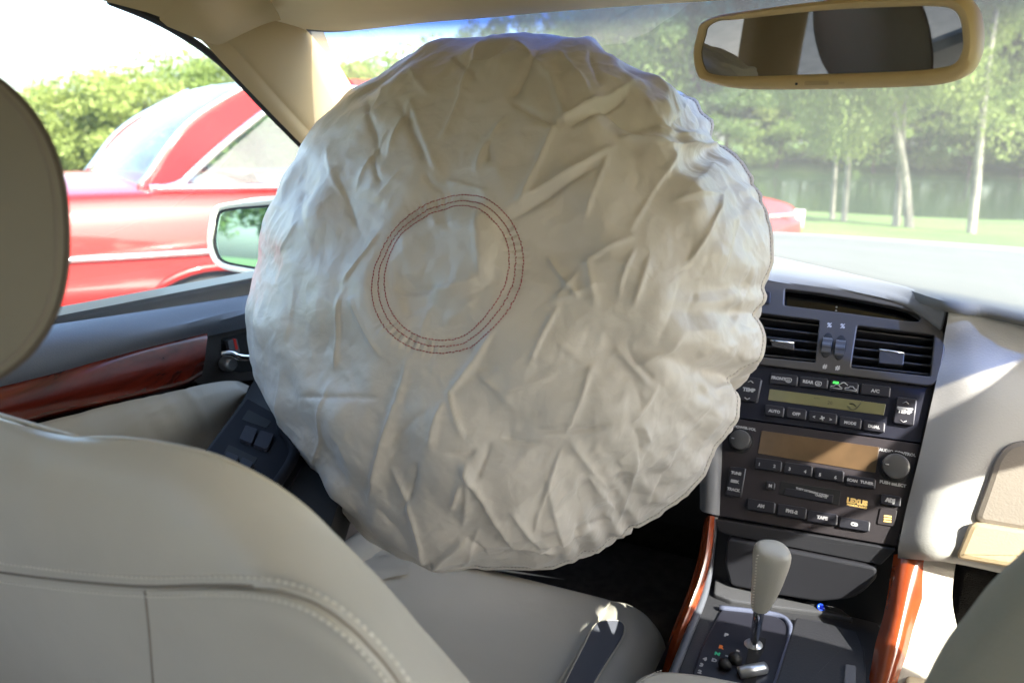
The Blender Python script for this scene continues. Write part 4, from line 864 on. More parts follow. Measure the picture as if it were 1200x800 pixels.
WR = [[(1051,651),(1048,675),(1040,720),(1030,755),(1022,800),(1012,850)],[(1062,650),(1056,672),(1049,720),(1039,760),(1030,800),(1018,850)],[(1078,648),(1068,674),(1058,720),(1049,760),(1038,800),(1026,850)],[(1090,646),(1079,694),(1066,735),(1058,765),(1046,800),(1034,850)]]
rows = [[at(*p, off(PW,h)) for p in r] for r, h in zip(WR, (-.004,.007,.009,-.002))]
slabworld('wood_strip', rows, -.004, WOOD_C, con, nu=5, nv=5)
mb = MB(); lathe(mb, at(962,711,off(PT,.008)), (0,-.6,.8), [(.0045,-.008),(.0045,0),(.0035,.0015),(.0025,-.002)], 20); lt = mb.build('blue_glint', mat('glint_blue', (.02,.08,.75), .15, coat=1), con)  # blue bead added to stand for a sun glint on the console
mb = MB(); tube(mb, [at(968,709,off(PT,.008)), at(972,710,off(PT,.008)), at(977,711,off(PT,.008))], .0012, 6); mb.build('glint_stem', CHROME, con)  # short bright stem added beside the glint bead
# left knee pillar of the stack (grey vertical rail by the airbag edge)
slabworld('stack_side_rail', [[at(*p, off(STK,h)) for p, h in zip(r, (-.01,.006,.006,-.004))] for r in ([(826,480),(832,480),(840,482),(846,484)],[(824,540),(829,540),(838,542),(845,544)],[(824,596),(828,600),(836,603),(842,603)])], -.004, DASHG, dash, nu=4, nv=4)
# armrest box between the seats
ab = empty('armrest_box', (0,.45,.27), 'grey leather armrest box with stitched edge between the seats, bottom of the picture', 'armrest')
PB = plane(at(810,792,PZ(.625)), (0,.10,1))
ar = pslab('armrest_lid', [(735,800),(752,786),(775,781),(820,785),(880,797),(960,815),(975,1000),(660,1000)], PB, -.04, .0, LEATHER, ab, r=.02, bev=.010, k=6)
mb = MB(); cbox(mb, -.10, .10, .2, .64, .27, .585); mb.build('box_body', BLACK, ab)
stitches([at(*p, off(PB,.0008)) for p in ((735,812),(752,797),(768,787),(775,785))], .0035, .0022, .0005, THREAD, ar)

# ---------------------------------------------------------------- gear lever
gl_ = empty('gear_lever', at(884,752,PT), 'cream leather gear lever knob with stitched side on a bright metal shaft', 'gear lever')
gb_ = at(883,757,off(PT,.0)); gtop = atd(906,640,.735); gk = atd(890,713,.765)
mb = MB(); tube(mb, cr([gb_, gb_.lerp(gk,.5), gk, gk.lerp(gtop,.2)], 6), .0055, 12, taper=lambda t: .8+.35*t); mb.build('shaft', CHROME, gl_)
ax = (gtop-gk).normalized(); hh = (gtop-gk).length
def knob():
    mb = MB(); side = (rgt - ax*rgt.dot(ax)).normalized(); dp = ax.cross(side); seg = 36
    prof = [(-.02,.006),(0,.0098),(.05,.0118),(.2,.0150),(.4,.0182),(.6,.0205),(.78,.0226),(.88,.0230),(.94,.0218),(.975,.018),(.995,.010),(1.0,.002)]
    pr_ = cr([Vector((a_,b_,0)) for a_, b_ in prof], 3); rings = []
    for p in pr_:
        t, r_ = p.x, p.y; c = gk+ax*hh*t+side*.0015*math.sin(t*3)
        rings.append([c+side*(math.copysign(abs(math.cos(q))**.85, math.cos(q))*r_*.75)+dp*(math.copysign(abs(math.sin(q))**.85, math.sin(q))*r_*.72) for q in [2*math.pi*k/seg for k in range(seg)]])
    vs = [v_ for r_ in rings for v_ in r_]; n = len(rings); fs = [(i*seg+k, i*seg+(k+1)%seg, (i+1)*seg+(k+1)%seg, (i+1)*seg+k) for i in range(n-1) for k in range(seg)]; fs += [tuple(range(seg))[::-1], tuple((n-1)*seg+k for k in range(seg))]
    mb.add(vs, fs); k_ = mb.build('knob', KNOB, gl_)
    toc = (CAM-gk).normalized(); best = lambda rg, s_: max(rg, key=lambda p: (p-gk).dot(side)*s_*.82+(p-gk).dot(toc)*.55)
    pth = [best(r_, -1) for r_ in rings[3:24]]; mb = MB()
    for i, p in enumerate(res(pth, 20)):
        tube(mb, [p-side*.0013+toc*.0002, p+toc*.0007, p+side*.0016+toc*.0002+ax*.0005], .0005, 5)
    mb.build('stitching', THREAD, k_, kind='stuff')
knob()
mb = MB(); lathe(mb, gb_+Vector((0,0,-.002)), (0,0,1), [(.012,0),(.012,.003),(.009,.006),(.006,.008)], 24); mb.build('shaft_collar', SILVER, gl_, ang=40)
for p, r_ in (((862,772),.0065),((850,779),.006)):
    mb = MB(); lathe(mb, at(*p, off(PT,.006)), (-.5,-.4,.75), [(r_*.6,-.006),(r_,-.002),(r_,.004),(r_*.7,.007),(.001,.008)], 20); mb.build('lever_stub', RUBBER, gl_)
mb = MB(); tube(mb, cr([at(866,788,off(PT,.006)), at(880,785,off(PT,.008)), at(896,782,off(PT,.006))], 5), .0062, 14); mb.build('gate_slider', SILVER, gl_)

# ---------------------------------------------------------------- inside mirror
im = empty('rear_view_mirror', (0,.75,1.22), 'tan rear view mirror hanging from the windscreen top, right of the airbag', 'mirror')
IM = plane(atd(982,52,.66), (Vector((-.345,-.92,-.17)).normalized()))
mo = [(818,40),(822,28),(838,20),(860,16),(960,3),(1060,-3),(1110,-4),(1128,0),(1140,16),(1144,45),(1141,70),(1130,88),(1105,98),(1060,102),(940,105),(868,104),(830,96),(818,88),(814,62)]
mg = [(826,42),(829,32),(842,25),(866,23),(960,13),(1060,8),(1100,8),(1118,12),(1126,24),(1129,45),(1128,60),(1120,74),(1100,80),(1060,84),(940,88),(868,90),(838,88),(826,82),(821,62)]
def smooth_px(px, pl, n=4):
    o, nn = pl; u, v = frame(nn); return [Vector(((p-o).dot(u),(p-o).dot(v))) for p in cr([at(*q, pl) for q in px], n, True)]
u, v = frame(IM[1]); n = IM[1]; A = smooth_px(mo, IM); B = smooth_px(mg, IM); L = len(A); c2 = sum(A, Vector((0,0)))/L
rings = [[IM[0]+u*q.x+v*q.y-n*.002 for q in B],[IM[0]+u*q.x+v*q.y+n*.001 for q in B],[IM[0]+u*(a_.x*.3+b_.x*.7)+v*(a_.y*.3+b_.y*.7)+n*.0045 for a_, b_ in zip(A, B)],[IM[0]+u*(a_.x*.7+b_.x*.3)+v*(a_.y*.7+b_.y*.3)+n*.005 for a_, b_ in zip(A, B)]]
for k, h in ((1.0,.001),(1.02,-.006),(1.01,-.016),(.94,-.028),(.78,-.036),(.4,-.040)): rings.append([IM[0]+u*(c2.x+(q.x-c2.x)*(1-(1-k)*(.35)))+v*(c2.y+(q.y-c2.y)*k)+n*h for q in A])
mb = MB(); vs = [p for r_ in rings for p in r_]; fs = [(r_*L+i, r_*L+(i+1)%L, (r_+1)*L+(i+1)%L, (r_+1)*L+i) for r_ in range(len(rings)-1) for i in range(L)]; fs.append(tuple((len(rings)-1)*L+i for i in range(L))); mb.add(vs, fs)
hs_ = mb.build('housing', TANM, im, ang=60)
mb = MB(); slab2(mb, inset(B, -.0005), IM[0], u, v, n, -.006, -.001, .0003); mb.build('mirror_glass', MIRROR, im, smooth=False)
pslab('mirror_switch', [(943,95.5),(972,94.5),(972,99.5),(943,100.5)], off(IM,.0045), -.002, .0012, mat('mirror_key', (.38,.28,.14), .5), im, r=.0015, bev=.0005)
pslab('sensor_eye', [(932,97),(935,97),(935,100),(932,100)], off(IM,.0045), -.002, .0008, RUBBER, im, r=.001, bev=.0002)
text('auto', (986,97), off(IM,.0048), .004, mat('print_brown', (.30,.22,.10), .6), im)
mb = MB(); tube(mb, cr([atd(985,10,.69), atd(985,-12,.70), Vector((.0,.83,1.29))], 5), .013, 12); mb.build('mount_stalk', TANM, im)
mb = MB(); lathe(mb, Vector((0,.815,1.283)), wn*-1, [(.032,-.004),(.034,.004),(.026,.012)], 24); mb.build('mount_foot', TANM, im)

# ================================================================= AIRBAG: a small cloth simulation of one round sheet sewn at its rim
TILT = R(25); BN = Vector((0,-math.cos(TILT),math.sin(TILT))); BU = Vector((1,0,0)); BV = Vector((0,math.sin(TILT),math.cos(TILT)))
BC = atd(607,366,.86)
def smooth_noise(n, f, r):
    """band-limited noise image n x n with about f cycles"""
    k = np.fft.rfft2(r.normal(size=(n,n))); fy = np.fft.fftfreq(n)[:,None]*n; fx = np.fft.rfftfreq(n)[None,:]*n; q = np.hypot(fx,fy)
    a = np.fft.irfft2(k*np.exp(-((q-f)/(f*.5))**2), s=(n,n)); return a/a.std()
def disc(n):
    s = np.linspace(-1,1,n); a, b = np.meshgrid(s, s, indexing='ij')
    x = a*np.sqrt(1-b*b/2); y = b*np.sqrt(1-a*a/2); return np.stack([x,y],-1)
R0 = .395
def sim(n, steps, P=None, seed=3):
    X = disc(n)*R0; rho = np.hypot(X[...,0],X[...,1])/R0; th = np.arctan2(X[...,1],X[...,0]); r = np.random.default_rng(seed)
    if P is None:
        rr = .77*R0*np.sin(math.pi/2*np.clip(rho,0,1))**1.0; z = .42*R0*np.sqrt(np.clip(1-rho**2.2,0,1))
        z = z + smooth_noise(n, 9, r)*.002 + smooth_noise(n, 22, r)*.0015
        P = np.stack([rr*np.cos(th), rr*np.sin(th), z], -1)
    V = np.zeros_like(P); offs = [((1,0),1.),((0,1),1.),((1,1),.6),((1,-1),.6),((2,0),.08),((0,2),.08)]
    nz = 1+.007*smooth_noise(n, n/9, r)+.010*smooth_noise(n, 7, r)
    con = []
    for (di, dj), k in offs:
        for par in (0, 1) if di+abs(dj) <= 2 and max(di,abs(dj)) == 1 else (0,1,2,3):
            if max(di,abs(dj)) == 1:
                if di: ia = np.arange(par, n-di, 2)
                else: ia = np.arange(n)
                if di: jall = np.arange(max(0,-dj), n-max(0,dj)); ja = jall
                else: ja = np.arange(par, n-1, 2)
            else:
                if di: ia = np.array([i for i in range(n-2) if i%4 == par]); ja = np.arange(n)
                else: ia = np.arange(n); ja = np.array([j for j in range(n-2) if j%4 == par])
            if len(ia) == 0 or len(ja) == 0: continue
            def sl(v): 
                st = (v[1]-v[0]) if len(v) > 1 else 1; return slice(int(v[0]), int(v[-1])+1, int(st))
            A = (sl(ia), sl(ja)); Bs = (sl(ia+di), sl(ja+dj)); L = np.linalg.norm(X[A]-X[Bs], axis=-1)*np.where(True, (nz[A]+nz[Bs])/2, 1)
            con.append((A, Bs, L[...,None], k))
    bd = np.zeros((n,n),bool); bd[0]=bd[-1]=True; bd[:,0]=bd[:,-1]=True
    h2 = (2*R0/n)
    for s in range(steps):
        gi = np.gradient(P, axis=0); gj = np.gradient(P, axis=1); N = np.cross(gi, gj); N /= (np.linalg.norm(N, axis=-1, keepdims=True)+1e-12)
        if N[n//2,n//2,2] < 0: N = -N
        Q = P + V*.88 + N*.00022*(h2/.008)
        for it in range(5):
            for A, B, L, k in (con if it % 2 == 0 else con[::-1]):
                d = Q[B]-Q[A]; l = np.sqrt((d*d).sum(-1, keepdims=True))+1e-12; e = (l-L)/l; e = np.where(e > 0, e, e*.35)*(.5*k); c = d*e
                Q[A] += c; Q[B] -= c
            Q[...,2][bd] = 0
        V = Q-P; P = Q
    return P
def up2(P, n):
    m = P.shape[0]; s = np.linspace(0, m-1, n); i = np.clip(s.astype(int), 0, m-2); f = s-i
    def cr1(A):  # cubic along axis 0
        pad = np.concatenate([2*A[:1]-A[1:2], A, 2*A[-1:]-A[-2:-1]]); a, b, c, d = pad[i], pad[i+1], pad[i+2], pad[i+3]; t = f[:,None,None]
        return .5*(2*b+(c-a)*t+(2*a-5*b+4*c-d)*t*t+(3*b-a-3*c+d)*t**3)
    return cr1(cr1(P).transpose(1,0,2)).transpose(1,0,2)
P = sim(60, 90); P = sim(120, 45, up2(P,120), 4); P = up2(P, 400)
n4 = 400; DD = disc(n4); RHO = np.hypot(DD[...,0],DD[...,1])
# keep the rim's height zero and stretch onto the size of the bag
cenP = P[n4//2,n4//2]; P = P - np.array([*P[[0,-1]].reshape(-1,3).mean(0)[:2]*0,0])
print('bag radius', np.hypot(P[0,:,0],P[0,:,1]).mean(), 'height', P[...,2].max())
def toW(P): return np.array(BC)+P[...,0:1]*np.array(BU)+P[...,1:2]*np.array(BV)+P[...,2:3]*np.array(BN)
_r, _u, _f, _c = (np.array(v) for v in (rgt, upv, fwd, CAM))
def projn(W):
    q = W-_c; z = q@_f; return np.stack([600+FPX*(q@_r)/z, 400-FPX*(q@_u)/z], -1)
OUT = np.array([(620,42),(690,43),(712,60),(752,82),(790,95),(815,112),(836,142),(842,168),(862,184),(880,210),(893,238),(903,275),(903,320),(894,355),(889,372),(895,395),(890,425),(866,455),(864,490),(838,524),(828,550),(810,572),(785,592),(755,612),(720,635),(690,650),(650,663),(600,664),(560,664),(512,670),(475,654),(430,632),(400,600),(372,563),(340,515),(318,480),(298,445),(291,422),(291,370),(294,330),(300,300),(312,262),(332,210),(352,172),(385,130),(410,105),(440,90),(470,68),(500,55),(560,44)], float)
OC = np.array([603.,358.]); oa = np.arctan2(OUT[:,1]-OC[1], OUT[:,0]-OC[0]); orr = np.hypot(*(OUT-OC).T); k_ = np.argsort(oa); oa, orr = oa[k_], orr[k_]
def want(a): return np.interp(a, np.concatenate([oa-2*math.pi, oa, oa+2*math.pi]), np.tile(orr, 3))
NB = 240
P[...,2] *= .92
for it in range(11):
    F = projn(toW(P)); Bk = projn(toW(P*np.array([1,1,-.8]))); al = np.concatenate([F.reshape(-1,2), Bk.reshape(-1,2)])-OC
    a = np.arctan2(al[:,1], al[:,0]); rr = np.hypot(*al.T); b = ((a+math.pi)/(2*math.pi)*NB).astype(int)%NB; mx = np.zeros(NB); np.maximum.at(mx, b, rr)
    ba = (np.arange(NB)+.5)/NB*2*math.pi-math.pi; ratio = want(ba)/mx
    kk = np.exp(-(np.arange(-4,5)/(.9 if it > 2 else 3))**2); kk /= kk.sum(); ratio = np.convolve(np.concatenate([ratio[-4:],ratio,ratio[:4]]), kk, 'valid')
    av = np.arctan2(F[...,1]-OC[1], F[...,0]-OC[0]); sc = np.interp(av, np.concatenate([[ba[-1]-2*math.pi],ba,[ba[0]+2*math.pi]]), np.concatenate([[ratio[-1]],ratio,[ratio[0]]]))
    wgt = np.clip((RHO-.25)/.6, 0, 1)**1.2; P[...,:2] *= (1+(sc-1)*wgt)[...,None]
print('silhouette ratio', ratio.min(), ratio.max())
# tether seam pulls the middle in a little
APX = None
Wf = toW(P); F = projn(Wf); dd = np.hypot(F[...,0]-520, F[...,1]-317); i0, j0 = np.unravel_index(np.argmin(dd), dd.shape)
print('ring centre param', DD[i0,j0], 'apex px', F[n4//2,n4//2], F[np.unravel_index(P[...,2].argmax(), dd.shape)])
RC = P[i0,j0].copy(); q = P-RC; rl = np.hypot(q[...,0], q[...,1]); tl_ = np.arctan2(q[...,1], q[...,0])
RING = .0735
rn = np.random.default_rng(11)
for _k in range(10):
    A_ = P.copy(); A_[1:-1,1:-1] = (P[:-2,1:-1]+P[2:,1:-1]+P[1:-1,:-2]+P[1:-1,2:])/4; P = P*.25+A_*.75
# ---- creases traced from the folds in the cloth
def nrm(P):
    gi = np.gradient(P, axis=0); gj = np.gradient(P, axis=1); N = np.cross(gi, gj); N /= (np.linalg.norm(N, axis=-1, keepdims=True)+1e-12)
    return N if N[n4//2,n4//2,2] > 0 else -N
CR = [(468,124,498,190,13,-6),(480,118,515,205,7,4),(560,54,536,114,7,5),(536,110,514,160,6,4),(456,182,482,122,6,4),(416,222,456,154,5,3),(396,206,412,262,6,-3),(404,330,442,275,3,3),(328,296,352,262,3,2),(560,198,592,138,6,4),(575,160,578,190,5,-3),(430,120,445,190,8,-4),
 (594,246,722,170,7,5),(600,256,700,196,5,-4),(612,240,656,142,6,5),(654,146,744,94,6,6),(668,150,738,104,6,-5),(686,254,714,182,4,3),(742,266,796,176,5,3),(788,238,848,226,5,3),(848,224,812,304,5,4),(686,308,744,278,4,3),(640,300,676,348,3,4),(676,316,650,348,3,3),(726,348,744,294,3,3),(655,150,600,120,7,-4),(640,80,662,148,6,4),
 (730,156,784,169,5,6),(782,169,842,170,5,5),(400,345,387,432,3,4),(412,352,447,418,3,3),(350,466,440,467,3,-3),(383,450,366,548,4,3),(324,430,331,520,3,2),(476,424,428,586,12,6),(577,392,527,462,7,5),(527,458,546,508,4,4),(530,527,558,526,4,-4),(457,552,504,664,5,4),(490,545,470,600,8,-4),(544,546,600,640,9,7),(528,600,545,560,5,3),(520,470,508,520,6,3),(548,540,540,620,5,3),(575,520,560,560,4,-3),
 (505,660,545,634,5,5),(545,634,568,648,4,-4),(724,410,760,452,5,4),(738,405,768,445,5,-3),(622,426,654,360,3,3),(630,506,712,497,4,-4),(588,514,630,521,3,-3),(664,508,694,430,4,3),(656,530,626,616,3,3),(668,518,712,574,5,3),(747,526,725,612,4,4),(742,492,772,452,5,3),(750,430,798,398,6,3),(740,500,748,530,5,-4),(752,498,762,520,4,3),(824,516,848,484,8,5),(832,470,812,430,10,-4),(838,455,866,452,6,4),(600,596,632,640,5,4),(632,640,690,620,4,4),(690,618,712,612,5,-5),(710,636,760,600,4,3),(600,640,650,650,6,4),
 (440,600,480,640,6,-3),(560,620,540,662,5,3),(640,560,660,640,6,3),(690,560,720,600,6,3),(780,560,800,500,8,3),(790,540,760,590,5,-3),(700,120,760,150,10,-4),(760,110,800,150,9,4),(800,130,820,165,8,-4),(770,140,830,160,8,5),(840,190,800,230,12,3),(870,250,850,330,12,-3),(880,300,860,380,10,3),(540,70,600,60,10,-4),(600,50,640,90,9,5),(560,90,530,60,8,-4),(480,80,500,110,9,4),(450,100,430,140,9,3),(630,60,600,110,7,-5),(655,60,690,110,7,4),(690,60,700,100,7,-4),
 (380,170,400,230,9,3),(350,220,370,290,10,-2),(345,330,335,400,8,2),(470,200,440,230,5,2),(436,180,446,215,5,-3),(500,205,520,220,4,-3),(640,355,700,330,6,2),(700,360,690,300,7,3),(760,300,740,360,6,3),(800,330,770,400,8,-2),(650,400,700,440,8,2),(560,440,600,480,6,3),(590,460,650,440,5,2),(500,480,450,520,8,-2),(520,400,555,410,5,-3),(525,210,570,225,4,3)]
H = np.zeros((n4,n4)); px_ = projn(toW(P))
def crease(x0,y0,x1,y1,w,amp,curve=0):
    sgn_ = 1 if int(x0+y0) % 2 else -1
    d = np.array([x1-x0,y1-y0],float); L = np.hypot(*d); d /= L; r = px_-np.array([x0,y0]); t = (r@d)/L; s = r[...,0]*(-d[1])+r[...,1]*d[0]
    s = s - curve*4*t*(1-t)
    fade = np.clip(1-np.maximum(0,np.maximum(-t,t-1))*L/(1.5*w+3),0,1)**2*np.clip(.35+1.3*np.clip(t*(1-t)*4,0,1),0,1)
    prof = 1.05*np.exp(-(np.sqrt(s*s+.6)-.77)/(w*1.15)) + .45*np.tanh(s/(w*.3))*np.exp(-np.abs(s)/(2.2*w))*sgn_
    return amp*1e-3*prof*fade
for c in CR: H += crease(*c[:4], c[4]*.60, c[5]*.84, rn.normal()*2)
# many small random creases, mostly steep diagonals like the packing folds
for k in range(380):
    a = rn.uniform(0, 2*math.pi); r_ = 300*math.sqrt(rn.random()); cx, cy = 600+r_*math.cos(a), 355+r_*math.sin(a)
    if math.hypot((cx-520)/84, (cy-317)/93) < 1.1 and rn.random() < .5: continue
    an = R(rn.choice([115, 110, 60, 150, 95, 20], p=[.3,.2,.15,.15,.1,.1])+rn.normal()*16); L = rn.uniform(8, 42); w = rn.uniform(1.1, 3.2)
    H += crease(cx-math.cos(an)*L/2, cy+math.sin(an)*L/2*-1, cx+math.cos(an)*L/2, cy+math.sin(an)*L/2, w, rn.choice([-1,1])*w*rn.uniform(.12,.26), rn.normal()*3)
# broad unevenness
H += smooth_noise(n4, 6, rn)*.0030*(1-RHO**4) + smooth_noise(n4, 13, rn)*.0010 + np.abs(smooth_noise(n4, 20, rn))*-.0004 + np.abs(smooth_noise(n4, 34, rn))*.00015
# stitched ring: a shallow groove with small puckers across it, folds inside it
H += -.0022*np.exp(-((rl-RING+.006)/.011)**2) + .0016*np.sin(tl_*70+2*np.sin(tl_*5))*np.exp(-((rl-RING+.005)/.0075)**2)*(.5+.5*np.sin(tl_*3+1))
H += np.where(rl < RING*1.2, 0, 0)
for c in ((462,342,510,338,8,-7),(505,338,560,326,7,6),(560,236,566,330,16,7),(590,260,575,340,16,-5),(470,350,480,370,9,-4),(500,360,490,395,6,3),(520,380,560,350,9,4),(545,350,575,330,7,-3),(500,235,515,262,8,4),(520,235,530,270,8,-3),(470,270,480,330,9,2)):
    H += crease(*c[:4], c[4], c[5]*.55, 2)
def ss(x): x = np.clip(x,0,1); return x*x*(3-2*x)
d_l = np.array([112,14.])/np.hypot(112,14); rq = px_-np.array([730,157.]); tt = rq@d_l; ssd = -(rq[...,0]*(-d_l[1])+rq[...,1]*d_l[0])
H += -.011*ss(ssd/26)*ss((tt+40)/45)*ss((165-tt)/30)*ss((95-ssd)/60)
rimw = np.clip((1-RHO)/.05, 0, 1); H *= rimw
P = P + nrm(P)*H[...,None]
# rim pulled into shallow scallops is left by the simulation; write the meshes
bag = empty('airbag', BC, 'large round crumpled beige airbag with stitched ring, inflated in front of the driver seat', 'airbag')
W = toW(P); idx = np.arange(n4*n4).reshape(n4,n4)
def grid_mesh(W, name, flip):
    n = W.shape[0]; idx = np.arange(n*n).reshape(n,n); f = np.stack([idx[:-1,:-1], idx[1:,:-1], idx[1:,1:], idx[:-1,1:]], -1).reshape(-1,4)
    if flip: f = f[:, ::-1]
    me = bpy.data.meshes.new(name); me.vertices.add(n*n); me.vertices.foreach_set('co', W.reshape(-1)); k = len(f)
    me.loops.add(k*4); me.loops.foreach_set('vertex_index', f.ravel()); me.polygons.add(k); me.polygons.foreach_set('loop_start', np.arange(k)*4); me.polygons.foreach_set('loop_total', np.full(k,4)); me.update(calc_edges=True); return me
link('front_cloth', grid_mesh(W, 'front_cloth', False), BAGM, bag)
Pb = P*np.array([1,1,-.8]); link('back_cloth', grid_mesh(toW(Pb)[::4,::4].copy() if False else toW(Pb[np.r_[0:n4:3,n4-1]][:,np.r_[0:n4:3,n4-1]]), 'back_cloth', True), BAGM, bag)
edge = np.concatenate([P[0,:-1],P[:-1,-1],P[-1,::-1][:-1],P[::-1,0][:-1]]); edge = edge[::4].copy(); ew = toW(edge)
e2 = toW(edge*np.array([1.012,1.012,0])+np.array([0,0,.0006])); e3 = toW(edge*np.array([1.012,1.012,0])-np.array([0,0,.0006]))
mb = MB(); m = len(ew); ew1 = toW(edge*np.array([.995,.995,0])+np.array([0,0,.002])); ew2 = toW(edge*np.array([.995,.995,0])-np.array([0,0,.002]))
vs = [tuple(v) for r_ in (ew1, e2, e3, ew2) for v in r_]; mb.add(vs, [(a*m+i, a*m+(i+1)%m, b*m+(i+1)%m, b*m+i) for a, b in ((0,1),(1,2),(2,3)) for i in range(m)]); mb.build('seam_edge', BAGM, bag)
sp = [Vector(v) for v in toW(edge*np.array([1.002,1.002,0])+np.array([0,0,.0022]))]; sp.append(sp[0])
stitches(sp, .0042, .0026, .00035, mat('edge_thread', (.25,.22,.20), .7), bag, name='edge_stitching')
# red stitched rings lying on the cloth
NW = nrm(P); dirs = NW[...,0:1]*np.array(BU)+NW[...,1:2]*np.array(BV)+NW[...,2:3]*np.array(BN)
THR = mat('red_thread', (.36,.05,.07), .6); q = P-RC; 
for rr_, dx in ((RING,0),(RING-.0062,.0),(RING-.0118,.0)):
    pts = []; sub = slice(n4//2-150, n4//2+150); Ps = P[sub,sub]; Ds = dirs[sub,sub]; Wn = toW(P)[sub,sub].reshape(-1,3); Q2 = (Ps-RC)[...,:2].reshape(-1,2); Dn = Ds.reshape(-1,3)
    for k in range(260):
        a = 2*math.pi*k/260; tx, ty = rr_*math.cos(a)*(1+.012*math.sin(3*a+rr_*900)), rr_*1.0*math.sin(a)*(1+.012*math.sin(2*a))
        d = (Q2[:,0]-tx)**2+(Q2[:,1]-ty)**2; ii = np.argpartition(d, 6)[:6]; w_ = 1/(d[ii]+1e-8); w_ /= w_.sum(); pts.append(Vector((Wn[ii]*w_[:,None]).sum(0)+(Dn[ii]*w_[:,None]).sum(0)*.0003))
    pts.append(pts[0]); stitches(pts, .0032, .0025, .00055, THR, bag, name='stitched_ring')
# steering wheel behind the bag
swh = empty('steering_wheel', BC-BN*.17, 'steering wheel and its column hidden behind the airbag', 'steering wheel')
c = BC-BN*.16; mb = MB(); tube(mb, [c+BU*math.cos(t)*.185+BV*math.sin(t)*.185 for t in [2*math.pi*k/48 for k in range(48)]], .014, 12, closed=True); mb.build('rim', BLACK, swh)
mb = MB(); lathe(mb, c-BN*.03, BN, [(.05,-.02),(.075,0),(.08,.02),(.07,.03)], 24); mb.build('hub', BLACK, swh)
for a in (0, math.pi, -math.pi/2): mb = MB(); d = BU*math.cos(a)+BV*math.sin(a); tube(mb, [c-BN*.02+d*.05, c-BN*.01+d*.12, c+d*.18], .013, 8); mb.build('spoke', BLACK, swh)
mb = MB(); tube(mb, [c-BN*.04, c-BN*.16, c-BN*.28], .035, 12); mb.build('column', BLACK, swh)

# ================================================================= SEATS
seat = empty('driver_seat', (-.38,.55,.27), 'grey leather driver seat with piped backrest seen from behind, left of the picture', 'car seat')
pip = [(-160,470),(-60,476),(0,493),(46,507),(84,518),(132,517),(184,523),(240,535),(280,551),(320,573),(360,603),(400,643),(443,687),(485,736),(541,800),(590,862),(650,950)]
BK = lambda y, d=.30: plane((0,y,1.0), (0,-1,-d))
def pat(x, y):    # piping runs nearer the camera toward the inner side of the seat
    return at(x, y, BK(.275+.02*min(1, max(0,(x-100)/400)), .25))
PP = [pat(*p) for p in pip]
sea = [(-160,655),(-60,660),(0,670),(80,680),(168,687),(240,686),(290,687),(335,694),(375,710),(410,735),(440,765),(466,798),(490,835),(512,880),(532,930)]
def res2(px, n): return [(p.x, p.y) for p in res(cr([Vector((x,y,0)) for x, y in px], 5), n)]
SP = [at(x, y, BK(.235,.25)) for x, y in res2(sea, 27)]
lowp = [(-160,1000),(-60,1000),(0,1000),(60,1000),(120,1000),(180,1000),(240,1000),(300,1000),(340,1000),(380,1000),(420,1000),(450,1010),(470,1020),(490,1030),(510,1050),(530,1080),(560,1120)]
LP = [at(x, y, BK(.238,.25)) for x, y in lowp]
PPr = [pat(x, y) for x, y in res2(pip, 27)]; LPr = [at(x, y, BK(.238,.25)) for x, y in res2(lowp, 27)]
def mix(a, b, t, h): return [p.lerp(q, t)+((CAM-p).normalized()*.7+Vector((0,-.5,.2)))*h for p, q in zip(a, b)]
def even(P, n=3):
    for _ in range(n): P = [P[0]]+[(P[i-1]+P[i]*2+P[i+1])/4 for i in range(1, len(P)-1)]+[P[-1]]
    return P
rows = [PPr, even(mix(PPr,SP,.07,.005)), even(mix(PPr,SP,.25,.011)), even(mix(PPr,SP,.5,.013)), even(mix(PPr,SP,.75,.009)), mix(PPr,SP,.92,.003), SP]
slabworld('shoulder_panel', rows, -.004, LEATHER, seat, nu=6, nv=5)
rows = [SP, mix(SP,LPr,.03,.0015), mix(SP,LPr,.12,.006), mix(SP,LPr,.4,.010), LPr]
slabworld('rear_panel', rows, -.004, LEATHER, seat, nu=6, nv=5)
from mathutils.bvhtree import BVHTree
def surf_of(objs):
    vs, fs = [], []
    for o in objs:
        b = len(vs); off_ = Vector(); p = o
        while p: off_ += p.location; p = p.parent
        vs += [v.co+off_ for v in o.data.vertices]; fs += [[b+k for k in f.vertices] for f in o.data.polygons]
    return BVHTree.FromPolygons(vs, fs)
SB = surf_of([c for c in seat.children if c.name.startswith(('shoulder_panel','rear_panel'))])
def on_leather(px, h=.0):
    out = []
    for p in px:
        hit = SB.ray_cast(CAM, ray(*p).normalized())
        if hit[0] is not None:
            n = hit[1] if hit[1].dot(CAM-hit[0]) > 0 else -hit[1]; out.append(hit[0]+n*h)
    return out
def px_off(px, d):
    P = cr([Vector((x,y,0)) for x, y in px], 8); out = []
    for i, p in enumerate(P):
        t = (P[min(i+1,len(P)-1)]-P[max(i-1,0)]).normalized(); out.append((p.x+t.y*d, p.y-t.x*d))
    return out
mb = MB(); tube(mb, on_leather(px_off(sea, 0), -.0002), .0011, 6); mb.build('seam', SEAM, seat)
stitches(on_leather(px_off(sea, 11), .0003), .0048, .0032, .0010, THREAD, seat); stitches(on_leather(px_off(sea, -11), .0001), .0044, .0030, .0009, THREAD, seat)
mb = MB(); tube(mb, on_leather(px_off([(170,692),(172,710),(175,740),(178,780),(181,820),(186,900)], 0), -.0003), .0010, 6); mb.build('seam', SEAM, seat)
mb = MB(); tube(mb, [p+Vector((0,.001,.001)) for p in cr(PP[4:], 6)], .0021, 10); mb.build('piping', PIPE, seat)
mb = MB(); tube(mb, [p+Vector((0,.004,.0015)) for p in cr(PP[:5], 6)], .0017, 10); mb.build('piping', PIPE, seat)
